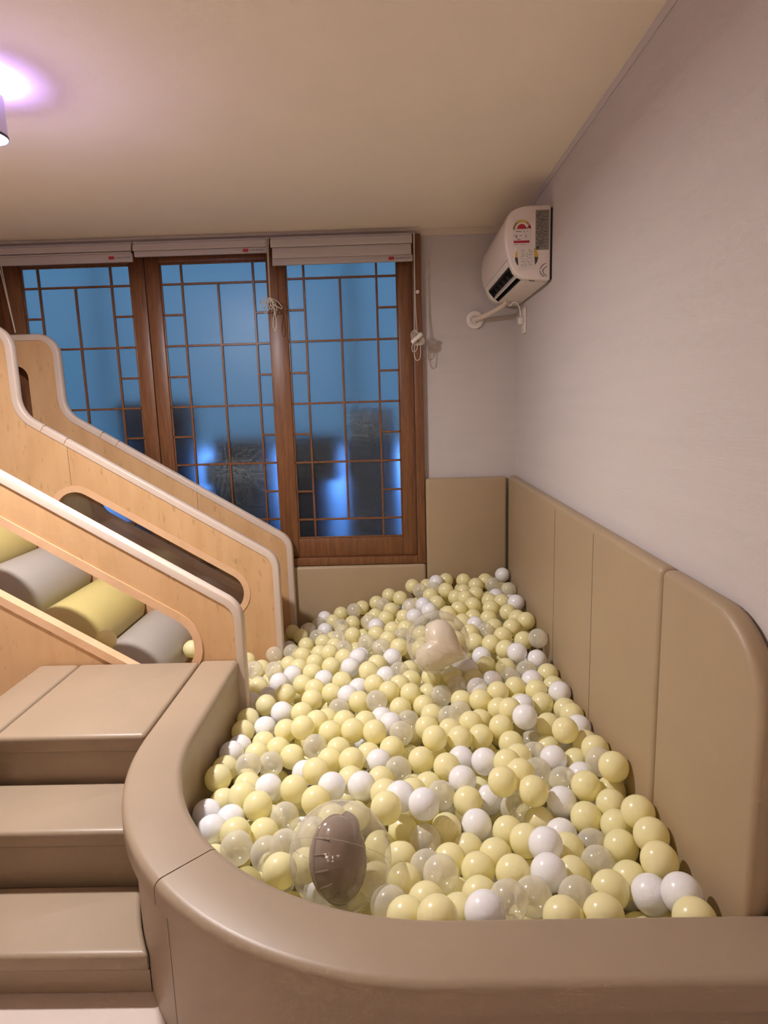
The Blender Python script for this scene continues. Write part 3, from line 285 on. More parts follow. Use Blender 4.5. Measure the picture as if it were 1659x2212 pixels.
FILL = [(0.437, 2.859, 0.21), (-0.653, 2.256, 0.14), (-0.019, 2.702, 0.137), (0.377, 1.228, 0.172), (-0.259, 1.234, 0.101), (0.422, 2.338, 0.157), (-0.683, 2.476, 0.127), (0.091, 3.077, 0.152), (-0.358, 3.185, 0.061), (-0.305, 1.342, 0.177), (-0.232, 1.599, 0.083), (-0.359, 3.287, 0.086), (-0.341, 1.598, 0.083), (0.55, 1.951, 0.151), (0.023, 2.837, 0.161), (0.368, 3.086, 0.204), (-0.473, 2.531, 0.061), (0.52, 3.228, 0.262), (0.225, 3.036, 0.238), (-0.483, 3.068, 0.04), (-0.433, 2.784, 0.078), (-0.821, 2.449, 0.04), (-0.198, 2.022, 0.102), (0.215, 1.183, 0.127), (-0.226, 1.804, 0.145), (-0.512, 2.275, 0.119), (0.2, 3.283, 0.241), (0.429, 2.097, 0.146), (0.207, 1.858, 0.165), (0.266, 1.436, 0.125), (0.254, 2.875, 0.17), (-0.752, 2.365, 0.099), (-0.102, 3.173, 0.122), (0.516, 1.297, 0.177), (0.057, 2.733, 0.187), (0.301, 1.722, 0.128), (-0.364, 2.399, 0.071), (0.453, 3.07, 0.23), (0.065, 2.28, 0.124), (0.145, 2.527, 0.145), (0.375, 2.674, 0.223), (-0.214, 1.382, 0.117), (-0.242, 1.185, 0.218), (0.372, 1.073, 0.114), (0.292, 3.307, 0.247), (0.326, 2.935, 0.237), (-0.061, 1.115, 0.161), (-0.6, 2.99, 0.04), (-0.469, 2.936, 0.04), (0.09, 1.297, 0.11), (-0.533, 1.918, 0.097), (0.183, 1.96, 0.172), (-0.793, 2.763, 0.107), (-0.669, 3.162, 0.04), (-0.467, 2.071, 0.05), (-0.112, 2.54, 0.111), (0.124, 1.092, 0.143), (-0.492, 1.78, 0.04), (-0.05, 1.862, 0.097), (0.489, 2.593, 0.155), (0.164, 2.946, 0.19), (-0.627, 2.341, 0.151), (0.144, 3.174, 0.24), (-0.385, 1.349, 0.167), (-0.246, 3.255, 0.107), (-0.319, 1.748, 0.119), (-0.148, 3.221, 0.078), (-0.149, 1.866, 0.106), (-0.776, 2.655, 0.051), (0.081, 3.223, 0.167), (-0.172, 2.98, 0.088), (0.324, 3.213, 0.227), (0.563, 1.054, 0.263), (-0.014, 2.197, 0.174), (0.08, 1.177, 0.193), (-0.492, 1.805, 0.147), (-0.108, 1.473, 0.106), (-0.505, 1.716, 0.138), (-0.13, 1.539, 0.209), (-0.321, 2.715, 0.106), (0.068, 1.031, 0.204), (0.466, 2.019, 0.173), (0.43, 1.265, 0.129), (0.379, 3.269, 0.234), (0.112, 2.024, 0.155), (-0.251, 3.034, 0.134), (-0.34, 1.985, 0.086), (-0.437, 1.636, 0.091), (-0.204, 2.757, 0.098), (-0.602, 2.45, 0.147), (-0.001, 1.544, 0.132), (-0.454, 2.341, 0.11), (0.112, 3.035, 0.24), (0.001, 3.023, 0.141), (-0.33, 2.901, 0.04), (0.379, 1.684, 0.134), (-0.389, 2.273, 0.109), (-0.171, 1.667, 0.113), (-0.089, 1.647, 0.108), (-0.67, 2.695, 0.068), (-0.428, 2.204, 0.08), (-0.146, 2.405, 0.15), (0.393, 1.467, 0.147), (-0.007, 1.622, 0.14), (-0.102, 1.257, 0.124), (-0.567, 3.082, 0.077), (-0.31, 2.214, 0.12), (0.042, 2.612, 0.142), (-0.298, 2.519, 0.135), (-0.08, 1.947, 0.115), (-0.431, 1.848, 0.114), (-0.129, 2.095, 0.175), (0.027, 1.964, 0.127), (-0.793, 2.277, 0.13), (-0.105, 3.158, 0.2), (-0.15, 1.579, 0.124), (-0.758, 2.545, 0.04), (0.342, 1.121, 0.182), (-0.532, 2.032, 0.082), (0.55, 1.193, 0.181), (0.537, 2.39, 0.15), (0.553, 2.552, 0.182), (0.312, 1.855, 0.165), (-0.131, 2.963, 0.154), (-0.114, 2.214, 0.143), (-0.343, 1.873, 0.079), (0.262, 1.206, 0.187), (0.226, 2.316, 0.16), (0.357, 1.931, 0.136), (0.231, 2.133, 0.139), (0.538, 2.156, 0.167), (-0.763, 2.48, 0.086), (0.118, 1.737, 0.143), (0.244, 2.958, 0.173), (0, 2.4, 0.13), (0.502, 2.704, 0.21), (0.217, 1.323, 0.134), (-0.05, 2.723, 0.229), (-0.279, 2.316, 0.134), (-0.2, 2.349, 0.119), (0.409, 2.574, 0.227), (0.516, 2.602, 0.248), (0.106, 1.858, 0.194), (-0.039, 3.301, 0.143), (0.564, 2.301, 0.149), (-0.5, 3.282, 0.097), (-0.715, 3.08, 0.04), (-0.5, 2.829, 0.04), (0.197, 2.663, 0.238), (-0.817, 2.797, 0.04), (-0.169, 1.757, 0.108), (-0.275, 2.812, 0.062), (0.462, 2.786, 0.192), (0.436, 1.624, 0.131), (-0.51, 3.185, 0.04), (-0.055, 1.078, 0.246), (0.481, 2.265, 0.2), (0.212, 2.526, 0.259), (-0.472, 1.515, 0.078), (-0.256, 1.489, 0.183), (-0.652, 2.315, 0.07), (0.236, 2.958, 0.283), (-0.219, 2.252, 0.102), (-0.386, 3.112, 0.04), (-0.801, 2.361, 0.17), (-0.293, 2.863, 0.122), (0.006, 3.153, 0.196), (0.163, 2.848, 0.248), (0.008, 1.206, 0.133), (0.209, 1.534, 0.139), (0.419, 2.993, 0.195), (0.091, 2.563, 0.268), (0.304, 2.524, 0.171), (-0.126, 2.699, 0.097), (-0.518, 2.454, 0.127), (-0.031, 2.623, 0.185), (-0.844, 2.701, 0.06), (0.335, 2.219, 0.155), (0.48, 1.136, 0.218), (0.306, 3.095, 0.258), (-0.204, 3.153, 0.111), (-0.712, 2.557, 0.135), (0.185, 1.62, 0.146), (0.28, 1.631, 0.129), (0.085, 1.553, 0.149), (0.512, 2.904, 0.226), (-0.563, 2.371, 0.082), (-0.385, 2.664, 0.06), (-0.361, 2.152, 0.12), (-0.681, 2.851, 0.04), (-0.307, 1.67, 0.087), (-0.57, 2.548, 0.053), (0.307, 1.351, 0.172), (-0.572, 2.742, 0.04), (0.381, 2.434, 0.197), (0.19, 2.398, 0.136), (-0.135, 1.155, 0.158), (-0.608, 2.535, 0.129), (-0.683, 2.389, 0.04), (0.426, 3.176, 0.222), (-0.416, 2.039, 0.104), (0.315, 2.812, 0.224), (0.539, 1.671, 0.14), (0.184, 2.448, 0.204), (0.532, 1.774, 0.164), (0.212, 3.185, 0.182), (0.523, 3.103, 0.248), (-0.247, 2.67, 0.121), (-0.071, 2.079, 0.119), (0.38, 1.774, 0.155), (0.1, 2.89, 0.21), (0.423, 1.155, 0.148), (0.529, 1.464, 0.162), (-0.293, 3.091, 0.103), (-0.27, 1.144, 0.107), (-0.513, 2.136, 0.124), (-0.174, 2.493, 0.181), (0.504, 2.973, 0.259), (-0.297, 2.076, 0.095), (0.551, 1.35, 0.133), (-0.353, 1.5, 0.094), (-0.36, 1.207, 0.158), (0.353, 2.302, 0.177), (-0.635, 3.259, 0.048), (0.168, 1.252, 0.121), (-0.097, 2.879, 0.146), (-0.418, 2.44, 0.14), (0.074, 1.387, 0.124), (-0.468, 1.373, 0.112), (0.291, 1.052, 0.185), (0.504, 3.303, 0.233), (0.274, 2.698, 0.219), (-0.61, 2.47, 0.07), (0.122, 2.38, 0.173), (-0.072, 2.554, 0.18), (0.22, 2.577, 0.2), (-0.056, 2.466, 0.13), (-0.372, 1.736, 0.057), (0.461, 1.403, 0.149), (0.143, 2.745, 0.17), (-0.345, 1.406, 0.132), (-0.637, 3.079, 0.04), (-0.809, 2.31, 0.06), (-0.311, 1.921, 0.131), (0.309, 2.145, 0.178), (-0.05, 1.413, 0.118), (0.19, 1.072, 0.202), (0.129, 3.291, 0.174), (-0.476, 1.397, 0.193), (0.436, 1.039, 0.16), (-0.203, 2.834, 0.159), (-0.711, 2.611, 0.054), (-0.398, 1.719, 0.142), (-0.269, 2.451, 0.085), (0.034, 1.762, 0.144), (-0.146, 3.069, 0.086), (0.281, 3.188, 0.292), (-0.262, 2.154, 0.102), (-0.214, 2.587, 0.156), (-0.256, 1.983, 0.162), (0.201, 1.154, 0.206), (0.503, 2.473, 0.198), (-0.31, 2.949, 0.106), (-0.106, 3.286, 0.096), (-0.159, 1.345, 0.193), (0.464, 2.371, 0.222), (-0.489, 2.613, 0.046), (-0.359, 3.04, 0.072), (-0.413, 2.848, 0.04), (-0.634, 2.615, 0.04), (0.473, 2.214, 0.137), (-0.828, 2.519, 0.102), (-0.186, 1.285, 0.116), (0.021, 3.311, 0.234), (0.561, 1.875, 0.165), (0.277, 2.015, 0.129), (0.147, 2.643, 0.168), (-0.475, 2.714, 0.045), (-0.438, 2.461, 0.047), (-0.271, 1.466, 0.11), (0.113, 2.457, 0.158), (0.526, 1.56, 0.18), (-0.024, 2.937, 0.182), (-0.12, 2.782, 0.153), (-0.348, 2.588, 0.067), (-0.242, 1.706, 0.159), (-0.259, 1.253, 0.177), (0.445, 1.682, 0.19), (-0.147, 3.222, 0.176), (0.059, 3.165, 0.253), (0.224, 1.689, 0.179), (-0.598, 2.844, 0.04), (-0.019, 1.288, 0.124), (0.125, 1.662, 0.112), (-0.333, 2.024, 0.157), (-0.416, 2.603, 0.115), (-0.189, 1.11, 0.24), (-0.716, 3.244, 0.04), (0.104, 3.25, 0.242), (0.399, 3.125, 0.275), (0.173, 2.854, 0.159), (-0.079, 2.352, 0.139), (0.428, 3.312, 0.294), (-0.447, 3.26, 0.04), (-0.523, 1.681, 0.047), (-0.189, 1.938, 0.167), (-0.727, 2.32, 0.16), (-0.827, 2.65, 0.128), (0.105, 2.75, 0.264), (0.004, 2.506, 0.169), (-0.752, 2.73, 0.04), (0.427, 2.098, 0.24), (0.126, 2.142, 0.158), (0.305, 1.67, 0.194), (-0.509, 1.508, 0.146), (0.277, 3.048, 0.181), (-0.545, 2.721, 0.122), (0.439, 2.933, 0.242), (0.398, 1.348, 0.155), (0.188, 2.755, 0.237), (0.565, 2.804, 0.191), (0.285, 2.438, 0.175), (-0.046, 2.956, 0.107), (0.209, 1.776, 0.154), (0.285, 1.532, 0.128), (0.067, 1.839, 0.118), (-0.414, 1.423, 0.075), (0.219, 1.083, 0.122), (0.563, 3.174, 0.334), (0.534, 1.075, 0.138), (-0.061, 1.776, 0.098), (0.344, 1.288, 0.123), (-0.114, 2.619, 0.158), (-0.212, 1.562, 0.178), (-0.289, 3.272, 0.041), (-0.196, 1.927, 0.081), (0.13, 2.481, 0.272), (0.245, 2.21, 0.184), (0.409, 1.542, 0.155), (0.046, 2.079, 0.139), (0.191, 3.103, 0.176), (0.084, 2.528, 0.196), (-0.166, 2.481, 0.087), (-0.145, 1.071, 0.161), (-0.241, 2.95, 0.068), (-0.495, 1.586, 0.129), (-0.414, 1.268, 0.124), (-0.022, 3.226, 0.196), (-0.033, 1.048, 0.121), (-0.087, 3.03, 0.123), (0.147, 2.225, 0.144), (-0.27, 1.325, 0.099), (0.08, 2.965, 0.204), (0.127, 1.473, 0.13), (0.041, 1.094, 0.163), (-0.439, 1.454, 0.144), (0.234, 2.755, 0.168), (-0.256, 1.848, 0.08), (0.107, 2.638, 0.254), (-0.024, 3.171, 0.121), (0.553, 3.038, 0.215), (-0.167, 2.614, 0.22), (0.029, 2.158, 0.116), (-0.229, 2.941, 0.146), (-0.267, 2.596, 0.073), (-0.647, 2.768, 0.04), (-0.42, 1.937, 0.058), (-0.661, 2.525, 0.047), (0.337, 3.019, 0.227), (-0.846, 2.393, 0.104), (0.043, 3.074, 0.219), (-0.276, 3.173, 0.04), (0.356, 2.618, 0.169), (-0.161, 2.715, 0.165), (0.346, 2.02, 0.167), (0.462, 1.89, 0.133), (0.522, 2.082, 0.187), (-0.527, 2.475, 0.043), (-0.186, 2.171, 0.136), (-0.392, 2.952, 0.097), (-0.477, 2.293, 0.046), (0.391, 2.5, 0.159), (-0.572, 2.618, 0.112), (-0.525, 1.859, 0.04), (-0.741, 2.649, 0.125), (-0.173, 2.884, 0.091), (-0.398, 2.716, 0.116), (0.32, 2.361, 0.14), (-0.006, 1.897, 0.155), (0.149, 2.305, 0.161), (-0.389, 2.813, 0.138), (-0.062, 2.272, 0.183), (-0.104, 1.344, 0.122), (0.453, 1.761, 0.175), (-0.173, 3.305, 0.13), (-0.383, 2.511, 0.093), (0.027, 1.462, 0.108), (0.25, 2.448, 0.258), (0.384, 2.804, 0.185), (0.47, 3.174, 0.291), (-0.432, 2.194, 0.171), (-0.124, 2.013, 0.157), (0.214, 3.116, 0.272), (-0.349, 2.782, 0.048), (0.026, 2.913, 0.125), (-0.193, 1.482, 0.098), (0.277, 1.764, 0.192), (0.347, 3.297, 0.304), (0.355, 1.611, 0.145), (0.374, 1.036, 0.213), (-0.639, 2.749, 0.116), (-0.838, 2.591, 0.043), (-0.562, 2.29, 0.043), (-0.305, 1.798, 0.177), (-0.703, 2.257, 0.081), (0.085, 1.913, 0.127), (-0.741, 3.163, 0.068), (-0.196, 1.21, 0.142), (-0.048, 3.091, 0.151), (-0.117, 1.731, 0.161), (-0.494, 2.403, 0.056), (0.129, 2.391, 0.26), (-0.502, 1.444, 0.074), (0.181, 1.391, 0.127), (0.557, 2.831, 0.265), (-0.354, 1.344, 0.079), (0.489, 3.304, 0.344), (0.344, 1.405, 0.126), (-0.06, 1.203, 0.189), (-0.518, 2.324, 0.18), (0.249, 2.583, 0.297), (0.151, 1.031, 0.258), (-0.034, 2.784, 0.145), (-0.415, 1.535, 0.141), (0.093, 2.813, 0.188), (0.279, 1.936, 0.149), (-0.53, 1.591, 0.051), (0.151, 3.019, 0.16), (-0.218, 1.111, 0.155), (-0.781, 2.506, 0.162), (-0.342, 2.321, 0.066), (0.004, 1.159, 0.195), (0.442, 1.052, 0.256), (-0.143, 1.429, 0.195), (0.304, 1.199, 0.122), (-0.279, 3.026, 0.051), (-0.298, 3.168, 0.128), (-0.42, 2.998, 0.04), (-0.584, 3.162, 0.04), (-0.369, 1.241, 0.229), (-0.373, 1.601, 0.16), (0.362, 2.728, 0.168), (0.177, 2.073, 0.141), (0.087, 1.211, 0.111), (-0.077, 1.589, 0.174), (-0.321, 2.432, 0.145), (0.378, 3.207, 0.282), (-0.354, 2.65, 0.135), (0.419, 2.165, 0.186), (0.386, 2.998, 0.289), (0.551, 2.409, 0.229), (0.546, 2.646, 0.158), (0.276, 3.135, 0.195), (-0.175, 3.028, 0.154), (-0.095, 2.15, 0.103), (-0.141, 2.302, 0.1), (0.25, 1.03, 0.257), (0.434, 2.647, 0.177), (-0.226, 2.526, 0.104), (0.006, 2.313, 0.164), (0.565, 2.692, 0.257), (0.174, 2.594, 0.281), (-0.507, 2.792, 0.109), (-0.022, 1.689, 0.105), (-0.228, 2.094, 0.14), (0.259, 2.886, 0.254), (-0.329, 1.265, 0.108), (-0.281, 1.57, 0.142), (0.452, 2.409, 0.148), (-0.847, 2.831, 0.104), (-0.322, 1.679, 0.168), (-0.443, 1.308, 0.203), (-0.443, 2.866, 0.115), (-0.764, 2.853, 0.053), (0.293, 2.599, 0.218), (-0.245, 1.758, 0.08), (0.559, 2.236, 0.201), (-0.519, 2.193, 0.045), (-0.141, 3.106, 0.154), (0.559, 3.019, 0.318), (0.445, 2.506, 0.248), (0.506, 1.032, 0.213), (-0.236, 2.417, 0.162), (-0.174, 2.588, 0.083), (-0.522, 3, 0.071), (-0.197, 3.302, 0.052), (-0.024, 2.024, 0.157), (-0.48, 2.533, 0.137), (-0.059, 2.262, 0.106), (0.187, 2.36, 0.214), (-0.33, 3.019, 0.147), (-0.426, 2.11, 0.137), (-0.728, 2.396, 0.171), (-0.402, 2.118, 0.062), (-0.553, 2.666, 0.04), (0.151, 1.836, 0.116), (-0.452, 1.707, 0.064), (0.008, 2.998, 0.222), (-0.542, 2.119, 0.047), (0.302, 1.113, 0.109), (-0.351, 2.354, 0.141), (-0.299, 2.596, 0.149), (0.406, 2.252, 0.151), (0.38, 1.856, 0.129), (0.561, 3.278, 0.309), (0.293, 1.281, 0.206), (0.383, 2.92, 0.184), (0.563, 2.316, 0.23), (0.227, 2.712, 0.297), (0.498, 1.158, 0.121), (0.058, 1.532, 0.229), (0.257, 2.628, 0.153)]
BALL_LABELS = {(0.565, 3.28, 0.387): 'white plastic ball perched highest, in the far corner of the pit', (0.535, 1.03, 0.346): 'pale yellow ball half hidden by the near kerb beside the padded wall', (0.551, 1.223, 0.315): 'pale yellow ball touching the padded wall, last before the near kerb', (0.509, 1.161, 0.287): 'white ball in front of the near kerb, next to the padded wall', (0.547, 1.108, 0.333): 'white ball squeezed between the padded wall and the near kerb', (-0.542, 1.568, 0.203): 'shaded white ball tucked against the inside of the curved kerb', (-0.404, 3.315, 0.156): 'white ball at the window-side edge of the heap, nearest the slide', (-0.574, 3.247, 0.106): 'shaded yellow ball at the foot of the rearmost slide board', (0.56, 2.878, 0.361): 'white ball against the padded wall, second from the far corner', (0.565, 2.099, 0.282): 'white ball against the padded wall halfway along the pit', (-0.689, 2.985, 0.085): 'white ball at the mouth of the ramp between the slide boards', (0.266, 3.315, 0.355): 'yellow ball highest on the heap under the tall corner panel'}
# ------------------------------------------------------------------ the room
XR, YB, ZC, XL, YF = .652, 3.40, 2.176, -2.60, -2.40
def structure(o): o['kind'] = 'structure'; return o
structure(box('floor', XL-.1, XR+.1, YF-.1, YB+.15, -.08, 0, M['mat']))
structure(box('ceiling', XL-.1, XR+.1, YF-.1, YB+.15, ZC, ZC+.08, M['ceiling']))
structure(box('wall_right', XR, XR+.12, YF-.1, YB+.15, 0, ZC, M['wallpaper']))
structure(box('wall_left', XL-.12, XL, YF-.1, YB+.15, 0, ZC, M['paint']))
structure(box('wall_front', XL, XR, YF-.12, YF, 0, ZC, M['paint']))
WX0, WX1, WZ0, WZ1 = -2.10, .162, .440, 2.150
structure(boxes('wall_back', [(WX1, XR, YB, YB+.15, 0, ZC), (WX0, WX1, YB, YB+.15, 0, WZ0), (WX0, WX1, YB, YB+.15, WZ1, ZC), (XL, WX0, YB, YB+.15, 0, ZC)], M['wallpaper']))
def coving(name, frames, k=1.0, mat='coving'):
    prof = [(0, 0), (.030, 0), (.030, -.008), (.022, -.013), (.013, -.022), (.008, -.030), (0, -.030)]
    structure(put(name, sweep_mesh(name, frames, [(a*k, c*k) for a, c in prof], False, 30), M[mat]))
Zv = Vector((0, 0, 1))
coving('trim_1', [(Vector((x, YB, ZC)), Vector((0, -1, 0)), Zv) for x in (XL, XR-.015)])
coving('trim_2', [(Vector((XR, y, ZC)), Vector((-1, 0, 0)), Zv) for y in (YF, YB)], .45, 'wallpaper')

# ------------------------------------------------------------------ window
win = empty('window_1', (-.97, YB, WZ0)); win['kind'] = 'structure'
tag(win, 'stained wood sliding window with frosted lattice panes above the ball pit', None, None, 'structure')
fr = [(WX1-.045, WX1, YB-.035, YB+.14, WZ0, WZ1), (WX0, WX0+.05, YB-.035, YB+.14, WZ0, WZ1), (WX0+.05, WX1-.045, YB-.035, YB+.14, WZ0, WZ0+.043), (WX0+.05, WX1-.045, YB-.035, YB+.14, WZ1-.03, WZ1)]
for b in fr: box('window_frame', *b, M['dark'], win, .004, 2)
ROWS = [1.957, 1.643, 1.322, 1.008, .694]; HALF = [1.802, 1.482, 1.161, .850]; G0, G1 = .588, 2.063
def sash(gl, m1, mc, m2, gr, x0, x1, yf):
    s = empty('sash', ((x0+x1)/2, yf, WZ0+.045)); s.parent = win; s.matrix_parent_inverse = Matrix.Translation(-_wloc(win))
    zb, zt, d = WZ0+.044, WZ1-.031, .036
    box('stile', x0, gl, yf, yf+d, zb, zt, M['dark'], s, .003, 2); box('stile', gr, x1, yf, yf+d, zb, zt, M['dark'], s, .003, 2)
    box('rail', gl, gr, yf, yf+d, zb, G0, M['dark'], s, .003, 2); box('rail', gl, gr, yf, yf+d, G1, zt, M['dark'], s, .003, 2)
    bw = .009                                                   # glazing beads
    for b in ((gl, gl+bw, G0, G1), (gr-bw, gr, G0, G1), (gl+bw, gr-bw, G0, G0+bw), (gl+bw, gr-bw, G1-bw, G1)):
        box('bead', b[0], b[1], yf+.005, yf+.016, b[2], b[3], M['dark'], s, .002, 2)
    mw, md = .0055, .014
    ym = yf+.004
    for x, a, b in ((m1, G0, G1), (m2, G0, G1), (mc, ROWS[-1], ROWS[0])):
        box('muntin', x-mw, x+mw, ym, ym+md, a+(.001 if a == G0 else 0), b, M['dark'], s, .0015, 1)
    for z in ROWS: box('muntin', gl, gr, ym+.001, ym+md-.001, z-mw, z+mw, M['dark'], s, .0015, 1)
    for z in HALF:
        box('muntin', gl, m1, ym+.001, ym+md-.001, z-mw, z+mw, M['dark'], s, .0015, 1); box('muntin', m2, gr, ym+.001, ym+md-.001, z-mw, z+mw, M['dark'], s, .0015, 1)
    lev = sorted(ROWS + HALF + [G0, G1])
    cells = []
    for a, b in zip(lev, lev[1:]): cells += [(gl, m1, a, b), (m2, gr, a, b)]
    R2 = sorted(ROWS)
    for a, b in zip(R2, R2[1:]): cells += [(m1, mc, a, b), (mc, m2, a, b)]
    cells += [(m1, m2, G0, R2[0]), (m1, m2, R2[-1], G1)]
    for a, b, c, e in cells: box('pane', a, b, yf+.0185, yf+.0225, c, e, M['frost'], s)
sash(-.536, -.442, -.256, -.067, .041, -.634, .1155, YB-.012)
sash(-1.200, -1.087, -.898, -.711, -.600, -1.2735, -.560, YB+.030)
sash(-1.933, -1.842, -1.652, -1.459, -1.353, -2.048, -1.2785, YB+.030)

# outside behind the frosted glass: blurred objects and an added dimming screen
def frost_mat(n, c): return surf(n, c, rough=.9, var=.1, scale=8)
ob_dark = frost_mat('outdoor_black', (.025, .028, .032)); ob_grey = frost_mat('outdoor_grey', (.13, .13, .12)); ob_pale = frost_mat('outdoor_pale', (.36, .35, .31))
box_ground = structure(box('ground', -4.5, 2.5, YB+.15, 8.0, -.08, .30, frost_mat('outdoor_concrete', (.16, .17, .18))))
m_scr, nt, p = new_mat('dimming_cloth'); tl = N(nt, 'ShaderNodeBsdfTranslucent'); tl.inputs[0].default_value = (.50, .46, .36, 1)
nt.links.new(tl.outputs[0], nt.nodes['Material Output'].inputs[0])
scr = empty('dimming_screen', (-1.0, 4.25, .30))  # invented sheet, darkens the sky behind the upper panes
box('screen_sheet', -3.6, 1.6, 4.245, 4.255, 1.02, 3.4, m_scr, scr)
for x in (-3.55, -1.9, -.25, 1.55): box('screen_post', x-.015, x+.015, 4.26, 4.29, .30, 3.4, ob_pale, scr)
tag(scr, 'added translucent screen dimming the sky behind the upper frosted panes', 'screen')
def stack(name, label, cat, parts, y):
    e = empty(name, ((parts[0][1]+parts[0][2])/2, y, .30))
    for nm, x0, x1, d0, d1, z0, z1, m in parts: box(nm, x0, x1, y+d0, y+d1, z0, z1, m, e, .012, 2)
    tag(e, label, cat)
stack('storage_cabinet', 'dark cabinet blurred behind the middle sash beside the slide', 'cabinet', [('body', -1.62, -1.235, 0, .25, .30, 1.30, ob_dark), ('lid', -1.63, -1.225, -.01, .26, 1.301, 1.36, ob_grey)], 3.74)
stack('crate_stack', 'grey stacked crates blurred behind the middle sash', 'crates', [('crate', -1.14, -.745, 0, .28, .30, .62, ob_dark), ('crate', -1.12, -.75, .01, .27, .622, .86, ob_grey), ('crate', -1.14, -.745, 0, .28, .862, 1.0, ob_pale), ('crate', -1.08, -.75, 0, .28, 1.002, 1.13, ob_grey)], 3.74)
stack('planter_box', 'dark low box blurred behind the right sash', 'planter', [('body', -.66, -.405, 0, .22, .30, .87, ob_dark), ('rim', -.67, -.325, -.01, .23, .872, 1.14, ob_grey)], 3.74)
stack('outdoor_unit', 'tall grey cabinet blurred behind the right sash', 'cabinet', [('body', -.285, .02, 0, .25, .30, 1.10, ob_grey), ('top', -.26, .01, .0, .25, 1.102, 1.29, ob_pale)], 3.72)

# ------------------------------------------------------------------ padded wall panels
def panel(name, pts, axis, a, b, label, seams=()):
    e = empty(name, ((a+b)/2 if axis == 'x' else pts[0][0], pts[0][0] if axis == 'x' else (a+b)/2, 0))
    prism('padding', pts, axis, a, b, M['vinyl_panel'], e, .016, 4)
    for s in seams: box('stitched_seam', *s, M['seam'], e)
    return tag(e, label, 'wall panel', 'padded panels around the ball pit')
PF = .606
panel('wall_panel', [(1.412, .001), (YB-.048, .001), (YB-.048, .915), (1.412, .915)], 'x', PF, XR-.001, 'long tan padded panel on the white wall beside the ball pit',
      [(PF-.0006, PF+.001, y-.0012, y+.0012, .02, .895) for y in (2.364, 1.902)])
pts = [(1.406, .001), (1.406, .915)] + arc(1.178, .730, .185, 90, 180, 14) + [(.993, .001)]
panel('wall_panel', pts, 'x', PF, XR-.001, 'tan padded panel with a rounded top corner at the near end of the pit')
panel('wall_panel', [(WX1+.004, .001), (PF-.003, .001), (PF-.003, .907), (WX1+.004, .907)], 'y', YB-.045, YB-.001, 'tall tan padded panel in the corner between window and wall')
panel('wall_panel', [(-2.1, .001), (WX1-.001, .001), (WX1-.001, .437), (-2.1, .437)], 'y', YB-.045, YB-.001, 'low tan padded panel under the window')

# ------------------------------------------------------------------ kerb around the pit, platform and steps
CX, CY, RI, RO, HT = .073, 1.65, .66, .80, .40
def kerb_frames(a_list):
    return [(Vector(o), Vector(n), Zv) for o, n in a_list]
CAP_T = .052
def cap_prof(wi, wo, z0, z1, r=.018, n=4):
    p = [(wi, z0), (wo, z0)]
    p += [(wo - r + r*math.cos(t), z1 - r + r*math.sin(t)) for t in [math.pi/2*k/n for k in range(n+1)]]
    p += [(wi + r - r*math.sin(t), z1 - r + r*math.cos(t)) for t in [math.pi/2*k/n for k in range(n+1)]]
    return p
SEAM_A = 225.3
def arc_fr(a0, a1, n):
    out = []
    for i in range(n+1):
        a = math.radians(a0 + (a1-a0)*i/n); d = (math.cos(a), math.sin(a), 0)
        out.append(((CX, CY, 0), d))
    return out
def straight_fr(p0, p1, nrm, n=4):
    return [((p0[0]+(p1[0]-p0[0])*i/n, p0[1]+(p1[1]-p0[1])*i/n, 0), nrm) for i in range(n+1)]
part1 = straight_fr((CX, 2.166), (CX, CY), (-1, 0, 0))[:-1] + arc_fr(180, SEAM_A-.12, 22)
part2 = arc_fr(SEAM_A+.12, 270, 22) + straight_fr((CX, CY), (XR-.002, CY), (0, -1, 0))[1:]
def kerb(name, frs, label):
    e = empty(name, (CX + frs[0][1][0]*.73, frs[0][0][1] + frs[0][1][1]*.73, 0))
    put('cap', sweep_mesh('cap', kerb_frames(frs), cap_prof(RI, RO, HT-CAP_T, HT), False, 50), M['vinyl'], e)
    put('side_wall', sweep_mesh('side_wall', kerb_frames(frs), [(RI+.004, .001), (RO-.020, .001), (RO-.020, HT-CAP_T-.0005), (RI+.004, HT-CAP_T-.0005)], False, 50), M['vinyl'], e)
    # piping under the cap on the outside
    put('piping', sweep_mesh('piping', kerb_frames(frs), [(RO-.018 + .0045*math.cos(t), HT-CAP_T-.005 + .0045*math.sin(t)) for t in [2*math.pi*k/8 for k in range(8)]], False, 80), M['vinyl'], e)
    tag(e, label, 'kerb', 'padded kerb of the ball pit')
kerb('padded_kerb', part1, 'curved tan padded kerb beside the steps and platform')
kerb('padded_kerb', part2, 'curved tan padded kerb across the near side of the ball pit')
def rim_x(y, r=RO+.002):
    return CX - r if y >= CY else CX - math.sqrt(max(0, r*r - (y-CY)**2))
def block(name, x0, x1f, y0, y1, h, label, cat='step', nose=.010, t=.048, flat_right=False):
    e = empty(name, ((x0 + (x1f if flat_right else rim_x((y0+y1)/2)))/2, (y0+y1)/2, 0))
    def outline(d, rr=RO+.002):
        n = 8
        if flat_right: return [(x0, y0-d), (x1f, y0-d), (x1f, y1), (x0, y1)]
        return [(x0, y0-d)] + [(rim_x(y0-d + (y1-y0+d)*k/n, rr), y0-d + (y1-y0+d)*k/n) for k in range(n+1)] + [(x0, y1)]
    prism('cushion_top', outline(nose, RO+.002 if h > HT-CAP_T else RO-.018), 'z', h-t, h, M['vinyl'], e, .012, 3)
    prism('riser', outline(0, RO-.018), 'z', .001, h-t-.0005, M['vinyl'], e)
    return tag(e, label, cat)
SX0 = -1.166
block('platform_block', SX0, 0, 1.655, 2.163, HT, 'broad tan padded platform at the foot of the slide frame', 'platform', t=.054)
